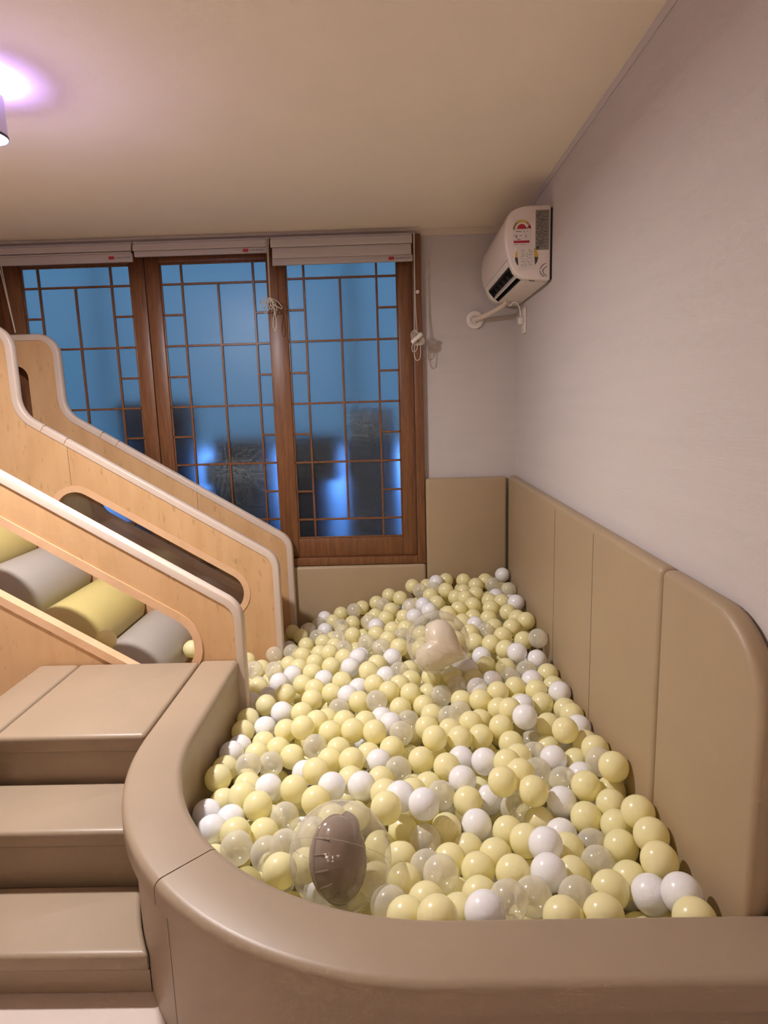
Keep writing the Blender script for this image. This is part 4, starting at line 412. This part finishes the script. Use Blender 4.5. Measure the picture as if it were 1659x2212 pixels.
block('padded_step', SX0, 0, 1.437, 1.643, .258, 'tan padded step just below the platform')
block('padded_step', SX0, 0, 1.223, 1.425, .108, 'lowest tan padded step beside the curved kerb')
block('side_block', -1.315, SX0-.005, .95, 2.163, HT, 'narrow tan padded side block left of the platform', 'side block', 0.0, flat_right=True)

# ------------------------------------------------------------------ slide frame: three boards with padded edges
TOPZ, ENDX, LX = 1.708, -.566, -2.40
edge = fillet([(ENDX, .02), (ENDX, .605), (-1.716, 1.312), (-1.716, TOPZ), (LX, TOPZ)], [0, .105, .13, .105, 0], 12)
# densify the straight runs
def dens(P, d=.05):
    out = [P[0]]
    for a, b in zip(P, P[1:]):
        n = max(1, int((b-a).length/d))
        for k in range(1, n+1): out.append(a + (b-a)*k/n)
    return out
edge = dens(edge)
outer = [tuple(p) for p in edge] + [(LX, .02)]
S0, S1 = Vector((-1.50, .845)), Vector((-.832, .436))
sa = math.degrees(math.atan2((S1-S0).y, (S1-S0).x))
def stadium(r, e=None, n=14):
    E1 = e or S1
    return arc(E1.x, E1.y, r, sa-90, sa+90, n) + arc(S0.x, S0.y, r, sa+90, sa+270, n)
def rrect(x0, x1, z0, z1, r, n=6): return arc(x1-r, z1-r, r, 0, 90, n) + arc(x0+r, z1-r, r, 90, 180, n) + arc(x0+r, z0+r, r, 180, 270, n) + arc(x1-r, z0+r, r, 270, 360, n)
HOLE = rrect(-2.20, -1.885, 1.02, 1.555, .06)
TH = .034
frame = empty('slide_frame', (-1.5, 2.75, 0))
def normals2(P):
    out = []
    for i in range(len(P)):
        a = P[max(0, i-1)]; b = P[min(len(P)-1, i+1)]; t = (b-a).normalized(); out.append(Vector((t.y, -t.x)))
    return out
nrm = normals2(edge)
def trim_prof(y0, y1):
    ym, hw = (y0+y1)/2, (y1-y0)/2 + .004; d = .026
    p = [(-d, hw)] + [(.007*math.sin(t) - .006*0, hw*math.cos(t)) if False else ((.010)*math.sin(t) - .003, hw*math.cos(t)) for t in [math.pi*k/10 for k in range(11)]] + [(-d, -hw)]
    return [(a, b) for a, b in p], ym
cuts = [(-9, -1.614), (-1.611, -1.513), (-1.510, 9)]
board_no = 0
for y0, cutset in ((2.17, cuts), (2.905, cuts), (3.312, [(-9, -1.532), (-1.529, -1.452), (-1.449, 9)])):
    SR, SE = ((.119, Vector((-.862, .4544))), (.097, S1), (.089, S1))[board_no]
    b = put('side_board', holed_mesh('side_board', outer, [stadium(SR+.003, SE), HOLE], y0, y0+TH), M['birch'], frame)
    pr, ym = trim_prof(y0, y0+TH)
    for lo, hi in cutset:
        seg = [(p, n) for p, n in zip(edge, nrm) if lo <= p.x <= hi]
        for q in (lo, hi):                                # exact end at the cut
            if abs(q) < 5:
                for (pa, na), (pb, nb) in zip(zip(edge, nrm), zip(edge[1:], nrm[1:])):
                    if (pa.x - q)*(pb.x - q) < 0 and pa.y < 1.5:
                        t = (q-pa.x)/(pb.x-pa.x); pt = (pa + (pb-pa)*t, (na+nb).normalized())
                        seg.append(pt)
        idx = {id(p): i for i, p in enumerate(edge)}
        seg.sort(key=lambda s: idx.get(id(s[0]), None) if id(s[0]) in idx else min(range(len(edge)), key=lambda i: (edge[i]-s[0]).length) + (.5 if s[0].x < edge[min(range(len(edge)), key=lambda i: (edge[i]-s[0]).length)].x else -.5))
        frs = [(Vector((p.x, ym, p.y)), Vector((n.x, 0, n.y)), Vector((0, 1, 0))) for p, n in seg]
        tr = put('edge_padding', sweep_mesh('edge_padding', frs, pr, False, 60), M['pad'], b)
    st = put('slot_band', holed_mesh('slot_band', stadium(SR+.030, SE), [stadium(SR, SE)], y0-.0045, y0+TH+.0045), M['birch_edge'], b)
    if board_no == 1:
        pn = put('slot_pane', prism_mesh('slot_pane', stadium(SR-.0005, SE), 'y', y0+.015, y0+.018), M['acrylic'], b); pn['label'] = 'clear acrylic pane in the slot'
    jx = (-1.90, -1.512, -1.055)[board_no]
    jt = (1.69, 1.155, .885)[board_no]; jb = (1.0, .975, .62)[board_no]
    if board_no: box('panel_joint', jx-.0008, jx+.0008, y0-.0005, y0+.0005, jb, jt, M['seam'], b)
    board_no += 1
prism('chute', [(-.78, .20), (-1.92, .898), (-2.38, .898), (-2.38, .868), (-1.93, .868), (-.78, .165)], 'y', 2.905+TH+.001, 3.311, M['chute'], frame, .004, 2)
prism('ramp_base', [(-1.04, .002), (-2.38, .002), (-2.38, .91)], 'y', 2.17+TH+.001, 2.904, M['birch'], frame)
tag(frame, 'birch plywood slide and ramp frame with cream padded edges and long slots', 'slide frame')

# bolster rolls on the ramp
RR, RL, RE = .1455, .640, .022
rp = [(0, -RL/2-.004), (RR*.6, -RL/2-.003)] + [(RR-RE+RE*math.sin(t), -RL/2+RE-RE*math.cos(t)) for t in [math.pi/2*k/6 for k in range(7)]] + [(RR, -.12), (RR, .12)] + [(RR-RE+RE*math.cos(t), RL/2-RE+RE*math.sin(t)) for t in [math.pi/2*k/6 for k in range(7)]] + [(RR*.6, RL/2+.003), (0, RL/2+.004)]
roll_me = lathe_mesh('bolster', rp, 40)
roll_lab = ['grey vinyl bolster roll lowest on the ramp behind the slotted board', 'pale yellow vinyl bolster roll between two grey ones on the ramp', 'grey vinyl bolster roll above the pale yellow one, partly cut by the frame',
            'pale yellow vinyl bolster roll highest in view on the ramp', 'grey vinyl bolster roll high on the ramp beyond the picture edge']
for k in range(5):
    me = roll_me.copy(); o = put('bolster_roll', me, M['roll_grey'] if k % 2 == 0 else M['roll_yellow'])
    o.location = (-1.085-.028-.24*k, 2.573, .2725-.041+.164*k + .004); o.rotation_euler = (math.pi/2, .0, 0)
    tag(o, roll_lab[k], 'bolster', 'bolster rolls on the ramp')

# ------------------------------------------------------------------ blinds and cords
def blind(x0, x1, folds, zb, label):
    y = 3.318; e = empty('window_blind', ((x0+x1)/2, y, zb)); zt = 2.146
    box('headrail', x0, x1, y+.010, y+.035, zt-.012, zt, M['blind_bar'], e, .003, 2)
    lv = [zt-.013] + folds
    for i, (a, b) in enumerate(zip(lv, lv[1:])):
        yy = y + .004*i
        prof = [(yy+.012, a), (yy+.004, a), (yy, (a+b)/2), (yy-.003, b+.004), (yy-.001, b), (yy+.004, b+.001), (yy+.010, b+.006)]
        prism('fabric_fold', prof, 'x', x0+(.006 if i else 0), x1-(.004 if i else 0), M['blind'], e)
    zc = folds[-1]
    box('bottom_bar', x0+.004, x1+.002, y+.002, y+.016, zb, zc-.0005, M['blind_bar'], e, .003, 2)
    lw = .028; lx = x1-.118; lz = (zb+zc)/2
    box('maker_tag', lx, lx+lw, y+.0012, y+.0022, lz-.0075, lz+.0075, M['red'], e)
    boxes('maker_lettering', [(lx+lw+.006+.0085*i, lx+lw+.006+.0085*i+random.uniform(.004, .007), y+.0012, y+.0022, lz-.003, lz+random.uniform(.001, .004)) for i in range(9)], M['grey_print'], e)
    tag(e, label, 'blind', 'fabric blinds over the window')
blind(-2.03, -1.292, [2.103, 2.092], 2.050, 'raised grey fabric blind over the left window sash')
blind(-1.284, -.612, [2.100], 2.072, 'raised grey fabric blind over the middle sash, shortest of three')
blind(-.590, .117, [2.094, 2.042], 2.009, 'raised grey fabric blind over the sash next to the wall, lowest of three')
def cord_thing(name, loc, label, lines, extra=None, r=.0024):
    e = empty(name, loc)
    for L_ in lines: put('strand', tube_mesh('strand', smooth_path(L_, 5), r, 6), M['cord'], e)
    if extra: extra(e)
    tag(e, label, 'blind cord', 'blind cords')
yc = 3.300
def mid_extra(e):
    for k in range(6):
        a = math.radians(200 + 24*k); L1 = .055 + .012*(k % 3)
        c = Vector((-.603, yc-.004*(k % 2), 1.848)); d = Vector((math.cos(a), 0, math.sin(a))); s = Vector((-d.z, .3*(k-2.5)/3, d.x)).normalized()*.012
        put('loop', tube_mesh('loop', smooth_path([c, c+d*L1*.5+s, c+d*L1, c+d*L1*.5-s], 5, True), .0022, 6, True), M['cord'], e)
    put('tail', tube_mesh('tail', smooth_path([(-.600, yc-.004, 1.852), (-.588, yc-.006, 1.83), (-.585, yc-.004, 1.78), (-.595, yc-.003, 1.72), (-.586, yc-.003, 1.688), (-.577, yc-.003, 1.72), (-.583, yc-.003, 1.79)], 6), .0024, 6), M['cord'], e)
cord_thing('blind_cord', (-.603, yc, 1.85), 'twisted blind cord with a bundled bow between the middle and wall-side blinds', [[(-.606, yc+.01, 2.14), (-.604, yc, 2.0), (-.603, yc, 1.85)], [(-.598, yc+.012, 2.14), (-.601, yc+.003, 2.0), (-.602, yc+.003, 1.85)]], mid_extra)
def right_extra(e):
    cl = box('cord_cleat', .096, .166, yc-.034, yc-.012, 1.620, 1.640, M['white'], e, .006, 3)
    # lean the cleat
    me = cl.data; c = Vector((.131, yc-.02, 1.630)); rm = Matrix.Rotation(math.radians(-40), 4, 'Y')
    for v in me.vertices: v.co = c + rm @ (v.co - c)
    for k in range(5):
        cx = .122 + .006*k
        put('loop', tube_mesh('loop', smooth_path([(cx-.018, yc-.012, 1.655-.004*k), (cx+.002, yc-.016, 1.670-.006*k), (cx+.022, yc-.012, 1.645-.006*k), (cx+.016, yc-.01, 1.600), (cx-.012, yc-.012, 1.606)], 5, True), .0022, 6, True), M['cord'], e)
    put('tail', tube_mesh('tail', smooth_path([(.114, yc-.012, 1.62), (.106, yc-.012, 1.585), (.113, yc-.012, 1.563), (.130, yc-.012, 1.575), (.138, yc-.012, 1.61)], 6), .0024, 6), M['cord'], e)
    put('tail', tube_mesh('tail', smooth_path([(.119, yc-.010, 1.61), (.117, yc-.010, 1.55), (.128, yc-.010, 1.522), (.146, yc-.010, 1.535), (.150, yc-.010, 1.59), (.146, yc-.010, 1.63)], 6), .0024, 6), M['cord'], e)
cord_thing('blind_cord', (.128, yc, 1.64), 'blind cord wound on a white cleat beside the wall end of the window', [[(.126, yc+.012, 2.14), (.1255, yc, 2.0), (.124, yc, 1.8), (.122, yc-.01, 1.65)], [(.129, yc+.012, 2.14), (.127, yc, 2.0), (.128, yc, 1.8), (.134, yc-.01, 1.65)]], right_extra)
cord_thing('blind_cord', (-1.93, yc, 1.73), 'thin blind cord hanging behind the slide frame at the left sash', [[(-1.948, yc, 2.05), (-1.935, yc, 1.9), (-1.916, yc, 1.72)], [(-1.958, yc, 2.05), (-1.94, yc, 1.9), (-1.918, yc, 1.72)]])
e = put('wall_knob', lathe_mesh('wall_knob', [(0, 0), (.004, 0), (.004, .008), (.0095, .011), (.0095, .016), (.006, .019), (0, .0195)], 20), M['white'])
e.location = (.142, YB-.035, 1.866); e.rotation_euler = (math.pi/2, 0, 0); tag(e, 'small round white knob on the window frame beside the cord', 'knob')

# ------------------------------------------------------------------ air conditioner
AY0, AY1 = 2.653, 3.330
ac = empty('air_conditioner', (.56, 3.0, 1.777))
full = [(.644, 2.061), (.56, 2.061), (.530, 2.058), (.508, 2.051), (.489, 2.040), (.476, 2.022), (.468, 1.992), (.465, 1.952), (.468, 1.908), (.477, 1.866), (.488, 1.836), (.500, 1.812), (.518, 1.796), (.540, 1.786), (.644, 1.777)]
cut = [p for p in full if not (.486 < p[0] < .53 and p[1] < 1.84)]
i9 = cut.index((.477, 1.866)); cut[i9+1:i9+1] = [(.486, 1.842), (.53, 1.862), (.556, 1.83), (.536, 1.788)]
OY0, OY1 = AY0+.045, AY1-.075
prism('body', full, 'y', AY0, OY0, M['ac_white'], ac, .006, 3)
prism('body', full, 'y', OY1, AY1, M['ac_white'], ac, .006, 3)
prism('body', cut, 'y', OY0+.0002, OY1-.0002, M['ac_white'], ac)
lin = [(.488, 1.8415), (.5295, 1.8605), (.5548, 1.83), (.5355, 1.7895), (.534, 1.791), (.5515, 1.83), (.529, 1.8565), (.489, 1.838)]
put('outlet', prism_mesh('outlet', lin, 'y', OY0+.001, OY1-.001), M['black'], ac)
for yy in (OY0+.002, OY1-.004): put('outlet_end', prism_mesh('outlet_end', [(.489, 1.837), (.5285, 1.856), (.551, 1.83), (.534, 1.792), (.515, 1.805)], 'y', yy, yy+.002), M['black'], ac)
prism('vane', [(.5125, 1.801), (.520, 1.7985), (.527, 1.822), (.5235, 1.823)], 'y', OY0+.006, OY1-.006, M['ac_white'], ac)
for k in range(5):
    yk = OY0+.06+.1*k; prism('inner_louvre', [(.500, 1.835), (.525, 1.850), (.535, 1.83), (.515, 1.818)], 'y', yk, yk+.004, M['dgrey'], ac)
front = [(.509, 2.0535), (.4885, 2.0432), (.4735, 2.0235), (.465, 1.993), (.462, 1.952), (.465, 1.907), (.4745, 1.864), (.4768, 1.865), (.4675, 1.907), (.4647, 1.952), (.4677, 1.993), (.4757, 2.0222), (.4888, 2.0405), (.509, 2.0515)]
prism('front_panel', front, 'y', AY0+.012, AY1-.012, M['ac_panel'], ac)
box('back_plate', .6445, .6515, AY0+.006, AY1-.006, 1.783, 2.052, M['black'], ac)
def face(name, pts, mat, d=.0008, y=AY0):
    return prism(name, pts, 'y', y-d, y-.0001, mat, ac)
def dashes(name, x0, x1, rows, mat, hgt=.0016, dens_=.8, d=.0012):
    lst = []
    for z, a, b in rows:
        x = x0 + (x1-x0)*a; xe = x0 + (x1-x0)*b
        while x < xe:
            wd = random.uniform(.002, .006); wd = min(wd, xe-x)
            if random.random() < dens_ and wd > .001: lst.append((x, x+wd, AY0-d, AY0-.0001, z, z+hgt))
            x += wd + random.uniform(.0008, .0018)
    boxes(name, lst, mat, ac)
# energy label: white ground, scale arc, red half disc, bar and lines of print
ex, ez = .530, 1.972
face('energy_label', rrect(.4935, .5665, 1.906, 2.009, .006), M['label_white'], .0005)
segs = [(180, 152, 'olive_print'), (150, 122, 'olive_print'), (120, 62, 'yellow_print'), (60, 36, 'orange_print'), (32, 4, 'red')]
for a0, a1, mm in segs: face('scale_arc', arc(ex, ez, .036, a0, a1, 6) + arc(ex, ez, .028, a1, a0, 6), M[mm], .001)
face('grade_disc', arc(ex-.001, ez+.002, .0185, 0, 180, 14), M['red'], .001)
face('pointer', [(ex+.018, ez+.004), (ex+.026, ez+.012), (ex+.029, ez+.008), (ex+.021, ez+.002)], M['ink'], .001)
dashes('label_lettering', .500, .560, [(1.964, .12, .88), (1.949, .0, .2), (1.945, .0, .2), (1.941, .0, .2), (1.948, .35, .5), (1.948, .72, .8), (1.943, .74, .95), (1.934, .2, .4)], M['ink'], .0022)
box('label_bar', .4975, .5600, AY0-.001, AY0-.0001, 1.9215, 1.9305, M['red'], ac)
dashes('label_lettering', .498, .556, [(1.9155, .05, .95)], M['red'], .0012)
# round sticker under a paper sheet of print
sx, sz = .549, 1.868
face('round_sticker', arc(sx, sz, .046, 0, 180, 20), M['yellow_print'], .0006); face('round_sticker', arc(sx, sz-.0005, .046, 180, 360, 20), M['ink'], .0006)
face('paper_sheet', [(.515, 1.818), (.583, 1.822), (.583, 1.834), (.5765, 1.9165), (.5085, 1.9145), (.5165, 1.845)], M['label_white'], .0011)
dashes('sheet_lettering', .521, .577, [(1.894-.0062*k, .02 if k % 3 else .12, .96 if k % 2 else .86) for k in range(11)], M['grey_print'], .0016, .62, .0016)
face('spec_sticker', rrect(.5835, .6375, 1.893, 2.043, .002), M['label_grey'], .0006)
dashes('sticker_lettering', .587, .634, [(2.033-.0056*k, .0 if k % 4 else .1, (.98, .7, .55, .9, .6)[k % 5]) for k in range(24)], M['ink'], .0024, .8)
boxes('sticker_code', [(.588, .598, AY0-.0012, AY0-.0001, 1.897, 1.907)], M['ink'], ac)
for (cx_, cz_, r_, a0, a1) in ((.632, 1.812, .031, 100, 165), (.638, 1.806, .026, 105, 165), (.632, 1.819, .031, 190, 248), (.640, 1.819, .028, 190, 250)):
    face('side_vent', arc(cx_, cz_, r_, a0, a1, 6) + arc(cx_, cz_, r_-.0022, a1, a0, 6), M['ink'], .0008)
boxes('underside_mark', [(.566+.006*k, .570+.006*k, AY0+.02+.006*(k % 2), AY0+.035, 1.7815-.0006*k, 1.7838-.0006*k) for k in range(4)], M['grey_print'], ac)
tag(ac, 'white wall-mounted air conditioner with energy label on its end', 'air conditioner')
pipe = [(.575, 3.20, 1.785), (.555, 3.26, 1.768), (.50, 3.33, 1.742), (.455, 3.37, 1.728), (.440, 3.395, 1.725)]
e = empty('drain_pipe', (.44, YB, 1.725)); put('sleeve', tube_mesh('sleeve', smooth_path(pipe, 6), .0125, 12), M['coving'], e)
for k, q in enumerate(smooth_path(pipe, 6)[2:-2:2]):
    pass
ring = lathe_mesh('wall_flange', [(.019, 0), (.030, 0), (.042, .004), (.045, .010), (.040, .013), (.030, .012), (.020, .008), (.019, 0)], 32)
for v in ring.vertices: v.co = (.439 + v.co.x, YB - .0005 - v.co.z, 1.725 + v.co.y)
put('wall_flange', ring, M['white'], e)
disc = lathe_mesh('flange_putty', [(0, .006), (.012, .007), (.0185, .003), (.0185, 0.0005), (0, .0005)], 24)
for v in disc.vertices: v.co = (.439 + v.co.x, YB - .0005 - v.co.z, 1.725 + v.co.y)
put('flange_putty', disc, M['label_white'], e)
tag(e, 'cream wrapped pipe from the air conditioner into a round wall flange', 'pipe')
e = empty('power_socket', (XR, 3.17, 1.685))
box('socket_plate', XR-.010, XR-.0005, 3.135, 3.205, 1.625, 1.745, M['white'], e, .003, 2)
box('plug', XR-.034, XR-.0105, 3.152, 3.188, 1.668, 1.702, M['white'], e, .006, 2)
tag(e, 'white wall socket plate with a plug under the air conditioner', 'socket')
e = put('power_cable', tube_mesh('power_cable', smooth_path([(.575, 3.245, 1.7835), (.585, 3.20, 1.762), (.600, 3.19, 1.776), (.618, 3.18, 1.765), (.628, 3.172, 1.735), (.630, 3.17, 1.7035)], 6), .0035, 8), M['white'])
tag(e, 'thin white cable looping from the air conditioner to the socket', 'cable')

# ------------------------------------------------------------------ ceiling lamps: one in view, two added for fill
def lamp(x, y, pw, col, hw, hcol, sp, scol, label):
    r, zt, zb = .057, ZC-.040, ZC-.143
    e = empty('ceiling_lamp', (x, y, ZC))
    def lm(nm, prof, mat):
        me = lathe_mesh(nm, prof, 36)
        for v in me.vertices: v.co += Vector((x, y, 0))
        return put(nm, me, mat, e)
    lm('body', [(r-.006, zb+.012), (r-.003, zb), (r, zb), (r, zt), (r-.004, zt), (r-.006, zt-.012)], M['lamp_body'])
    lm('rim_ring', [(r+.0005, zb-.001), (r+.002, zb-.001), (r+.002, zb+.006), (r+.0005, zb+.006)], M['dgrey'])
    lm('stem', [(0.0, zt-.012), (.012, zt-.012), (.012, ZC-.0005), (0, ZC-.0005)], M['lamp_body'])
    lm('lens', [(0, zb-.004), (r*.5, zb-.001), (r-.007, zb+.006), (r-.007, zb+.012), (0, zb+.012)], glow('lamp_lens', (1.0, .93, .98), 9.0))
    lm('halo_ring', [(.014, zt-.012), (r-.007, zt-.012), (r-.007, zt-.006), (.014, zt-.006)], glow('halo_glow', (.62, .5, 1.0) if hcol[2] > hcol[0] else WARM, 6.0))
    tag(e, label, 'ceiling lamp', 'ceiling lamps')
    if sp:
        ld = bpy.data.lights.new('lamp_spill', 'POINT'); ld.energy = sp; ld.color = scol; ld.shadow_soft_size = .02
        lo = link(bpy.data.objects.new('lamp_spill', ld)); lo.location = (x, y, zb-.035); lo.parent = e; lo.matrix_parent_inverse = Matrix.Translation(-Vector((x, y, ZC)))
    for nm, z, rot, p_, c_, size in (('lamp_downlight', zb-.008, 0, pw, col, .10), ('lamp_halo', zt+.003, math.pi, hw, hcol, .10)):
        ld = bpy.data.lights.new(nm, 'AREA'); ld.shape = 'DISK'; ld.size = size; ld.energy = p_; ld.color = c_
        lo = link(bpy.data.objects.new(nm, ld)); lo.location = (x, y, z); lo.rotation_euler = (rot, 0, 0)
        lo.parent = e; lo.matrix_parent_inverse = Matrix.Translation(-Vector((x, y, ZC)))
lab = ['white cylinder ceiling lamp glowing violet at the picture edge', 'added unseen lamp behind the viewer to the left, warm uplight for ambient fill', 'added unseen lamp behind the viewer to the right, warm uplight for ambient fill']
for i, a in enumerate(LAMPS): lamp(*a, lab[i])

# ------------------------------------------------------------------ balls
def ico(name, r, sub):
    bm = bmesh.new(); bmesh.ops.create_icosphere(bm, subdivisions=sub, radius=r); return from_bm(name, bm, 0)
BR = .0395
kinds = {'Y': ('yellow_ball', 'pale yellow plastic ball lying in the ball pit', 'pale yellow balls in the pit', M['yball']),
         'W': ('white_ball', 'opaque white plastic ball lying in the ball pit', 'white balls in the pit', M['wball']),
         'C': ('clear_ball', 'translucent pearly plastic ball lying in the ball pit', 'translucent balls in the pit', M['cball'])}
for k in kinds:
    nm, lb, gp, mt = kinds[k]; me = ico(nm, BR, 4); me.materials.append(mt)
    # the moulding nub left on each ball
    first = None
    for (x, y, z, c) in BALLS:
        if c != k: continue
        if first is None:
            o = link(bpy.data.objects.new(nm, me)); first = o; tag(o, lb, 'ball', gp)
        else:
            o = first.copy(); COL.objects.link(o)
        o.location = (x, y, z); o.rotation_euler = (random.uniform(0, 6.28), random.uniform(0, 6.28), random.uniform(0, 6.28))
        o['label'] = BALL_LABELS.get((x, y, z), lb)
src = ico('tmp', BR, 3); sv = [v.co.copy() for v in src.vertices]; sf = [tuple(p.vertices) for p in src.polygons]; bpy.data.meshes.remove(src)
fv, ff = [], []
for (x, y, z) in FILL:
    k0 = len(fv); fv += [(v.x+x, v.y+y, v.z+z) for v in sv]; ff += [tuple(i+k0 for i in t) for t in sf]
me = mesh('packed_balls', fv, ff, True); me.materials.append(M['yball']); me.materials.append(M['wball'])
me.polygons.foreach_set('material_index', [1 if (i//len(sf)) % 4 == 1 else 0 for i in range(len(ff))])
o = link(bpy.data.objects.new('packed_balls', me)); tag(o, 'deeper layer of yellow and white balls packed under the top ones', 'balls', None, 'stuff')
rb = ico('ramp_ball', BR, 4); rb.materials.append(M['yball'])
for loc, lb in (((-1.135, 2.310, .434), 'pale yellow ball resting between the bolster rolls behind the slot'), ((-.928, 2.67, .249), 'pale yellow ball peeking past the end of the slot')):
    o = link(bpy.data.objects.new('yellow_ball', rb)); o.location = loc; tag(o, lb, 'ball', 'balls on the ramp')

# ------------------------------------------------------------------ inflatable clear balls
def puff(name, outline, T, nrad=12, ripple=.0, seed=1):
    """cushion shape: closed outline in local XZ inflated to both sides along Y"""
    c = Vector((sum(p[0] for p in outline)/len(outline), sum(p[1] for p in outline)/len(outline)))
    n = len(outline); vs_, fs = [(c.x, -T, c.y), (c.x, T, c.y)], []
    def idx(side, k, j): return 2 + ((k-1)*2 + side)*n + (j % n)
    for k in range(1, nrad+1):
        s = math.sin(math.pi/2*k/nrad)
        for side in (0, 1):
            for j, p in enumerate(outline):
                q = c + (Vector(p)-c)*s; t = T*math.sqrt(max(0, 1-s**2.6))
                t *= 1 + ripple*math.sin(j*2.4 + seed)*s**3
                vs_.append((q.x, (-1 if side == 0 else 1)*max(t, .0012), q.y))
    for side in (0, 1):
        for j in range(n): fs.append((side, idx(side, 1, j), idx(side, 1, j+1)))
        for k in range(1, nrad):
            for j in range(n): fs.append((idx(side, k, j), idx(side, k, j+1), idx(side, k+1, j+1), idx(side, k+1, j)))
    for j in range(n): fs.append((idx(0, nrad, j), idx(0, nrad, j+1), idx(1, nrad, j+1), idx(1, nrad, j)))
    bm = bmesh.new(); me = mesh('t', vs_, fs); bm.from_mesh(me); bpy.data.meshes.remove(me)
    return from_bm(name, bm, 0)
def shell_ball(name, loc, r, label, rot):
    e = empty(name, loc)
    s = ico('shell', r, 5); s.materials.append(M['film']); so = put('shell', s, M['film'], e); so.location = (0, 0, 0); so.matrix_parent_inverse = Matrix.Identity(4)
    for k in range(2):
        t = [(r*1.001*math.cos(a), r*1.001*math.sin(a)*(1 if k == 0 else .35), r*1.001*math.sin(a)*(0 if k == 0 else .94)) for a in [2*math.pi*i/72 for i in range(72)]]
        w_ = put('weld_seam', tube_mesh('weld_seam', t, .0009, 6, True), M['film'], e); w_.matrix_parent_inverse = Matrix.Identity(4); w_.rotation_euler = rot
    v = put('valve', lathe_mesh('valve', [(0, r-.0005), (.010, r-.001), (.010, r+.003), (.005, r+.006), (0, r+.006)], 16), M['film'], e); v.matrix_parent_inverse = Matrix.Identity(4); v.rotation_euler = (2.2, .8, 0)
    tag(e, label, 'inflatable ball', 'clear inflatable balls'); return e
heart = []
for i in range(64):
    t = 2*math.pi*i/64
    hx, hz = 16*math.sin(t)**3/17., (13*math.cos(t)-5*math.cos(2*t)-2*math.cos(3*t)-math.cos(4*t))/17.
    heart.append((.70*hx + .30*math.sin(t)*.95, .70*hz + .30*math.cos(t)*.9 + .02))
e1 = shell_ball('inflatable_ball', (.146, 2.235, .425), .118, 'clear inflatable ball with a cream heart inside, far side of the pit', (.3, .2, 1.2))
hm = puff('cream_heart', [(a*.106, b*.106) for a, b in heart], .070, 16, .05)
ho = put('heart_balloon', hm, M['cream_foil'], e1); ho.matrix_parent_inverse = Matrix.Identity(4); ho.location = (.006, .002, -.020); ho.rotation_mode = 'YXZ'; ho.rotation_euler = (math.radians(-28), math.radians(-62), math.radians(8)); ho['label'] = 'cream heart balloon'
e2 = shell_ball('inflatable_ball', (-.142, 1.255, .315), .114, 'clear inflatable ball with a brown balloon inside, near the curved kerb', (1.1, .5, .2))
oval = []
for i in range(72):
    a = 2*math.pi*i/72; d = abs((math.degrees(a)-58+180) % 360 - 180)
    r_ = 1.0 + .20*math.sqrt(max(0, 1-(d/13.)**2))
    oval.append((r_*math.cos(a)*.066 + .0, r_*math.sin(a)*.088))
bmh = puff('brown_puff', oval, .056, 16, .04)
bo = put('brown_balloon', bmh, M['brown_foil'], e2); bo.matrix_parent_inverse = Matrix.Identity(4); bo.location = (-.006, .0, -.008); bo.rotation_mode = 'YXZ'; bo.rotation_euler = (math.radians(-30), math.radians(24), math.radians(50)); bo['label'] = 'brown balloon'
seam = put('pinched_seam', tube_mesh('pinched_seam', [(x*1.0, 0, z*1.0) for x, z in oval], .0028, 6, True), M['brown_foil'], bo); seam.matrix_parent_inverse = Matrix.Identity(4)
for k in range(5):                                              # pinch folds along the seam
    a = math.radians(150 + 22*k); x, z = math.cos(a)*.066, math.sin(a)*.088
    fo = put('pinch_fold', tube_mesh('pinch_fold', smooth_path([(x*1.0, -.003, z*1.0), (x*.93, -.024, z*.95), (x*.82, -.036, z*.86)], 4), .0022, 6), M['brown_foil'], bo); fo.matrix_parent_inverse = Matrix.Identity(4)
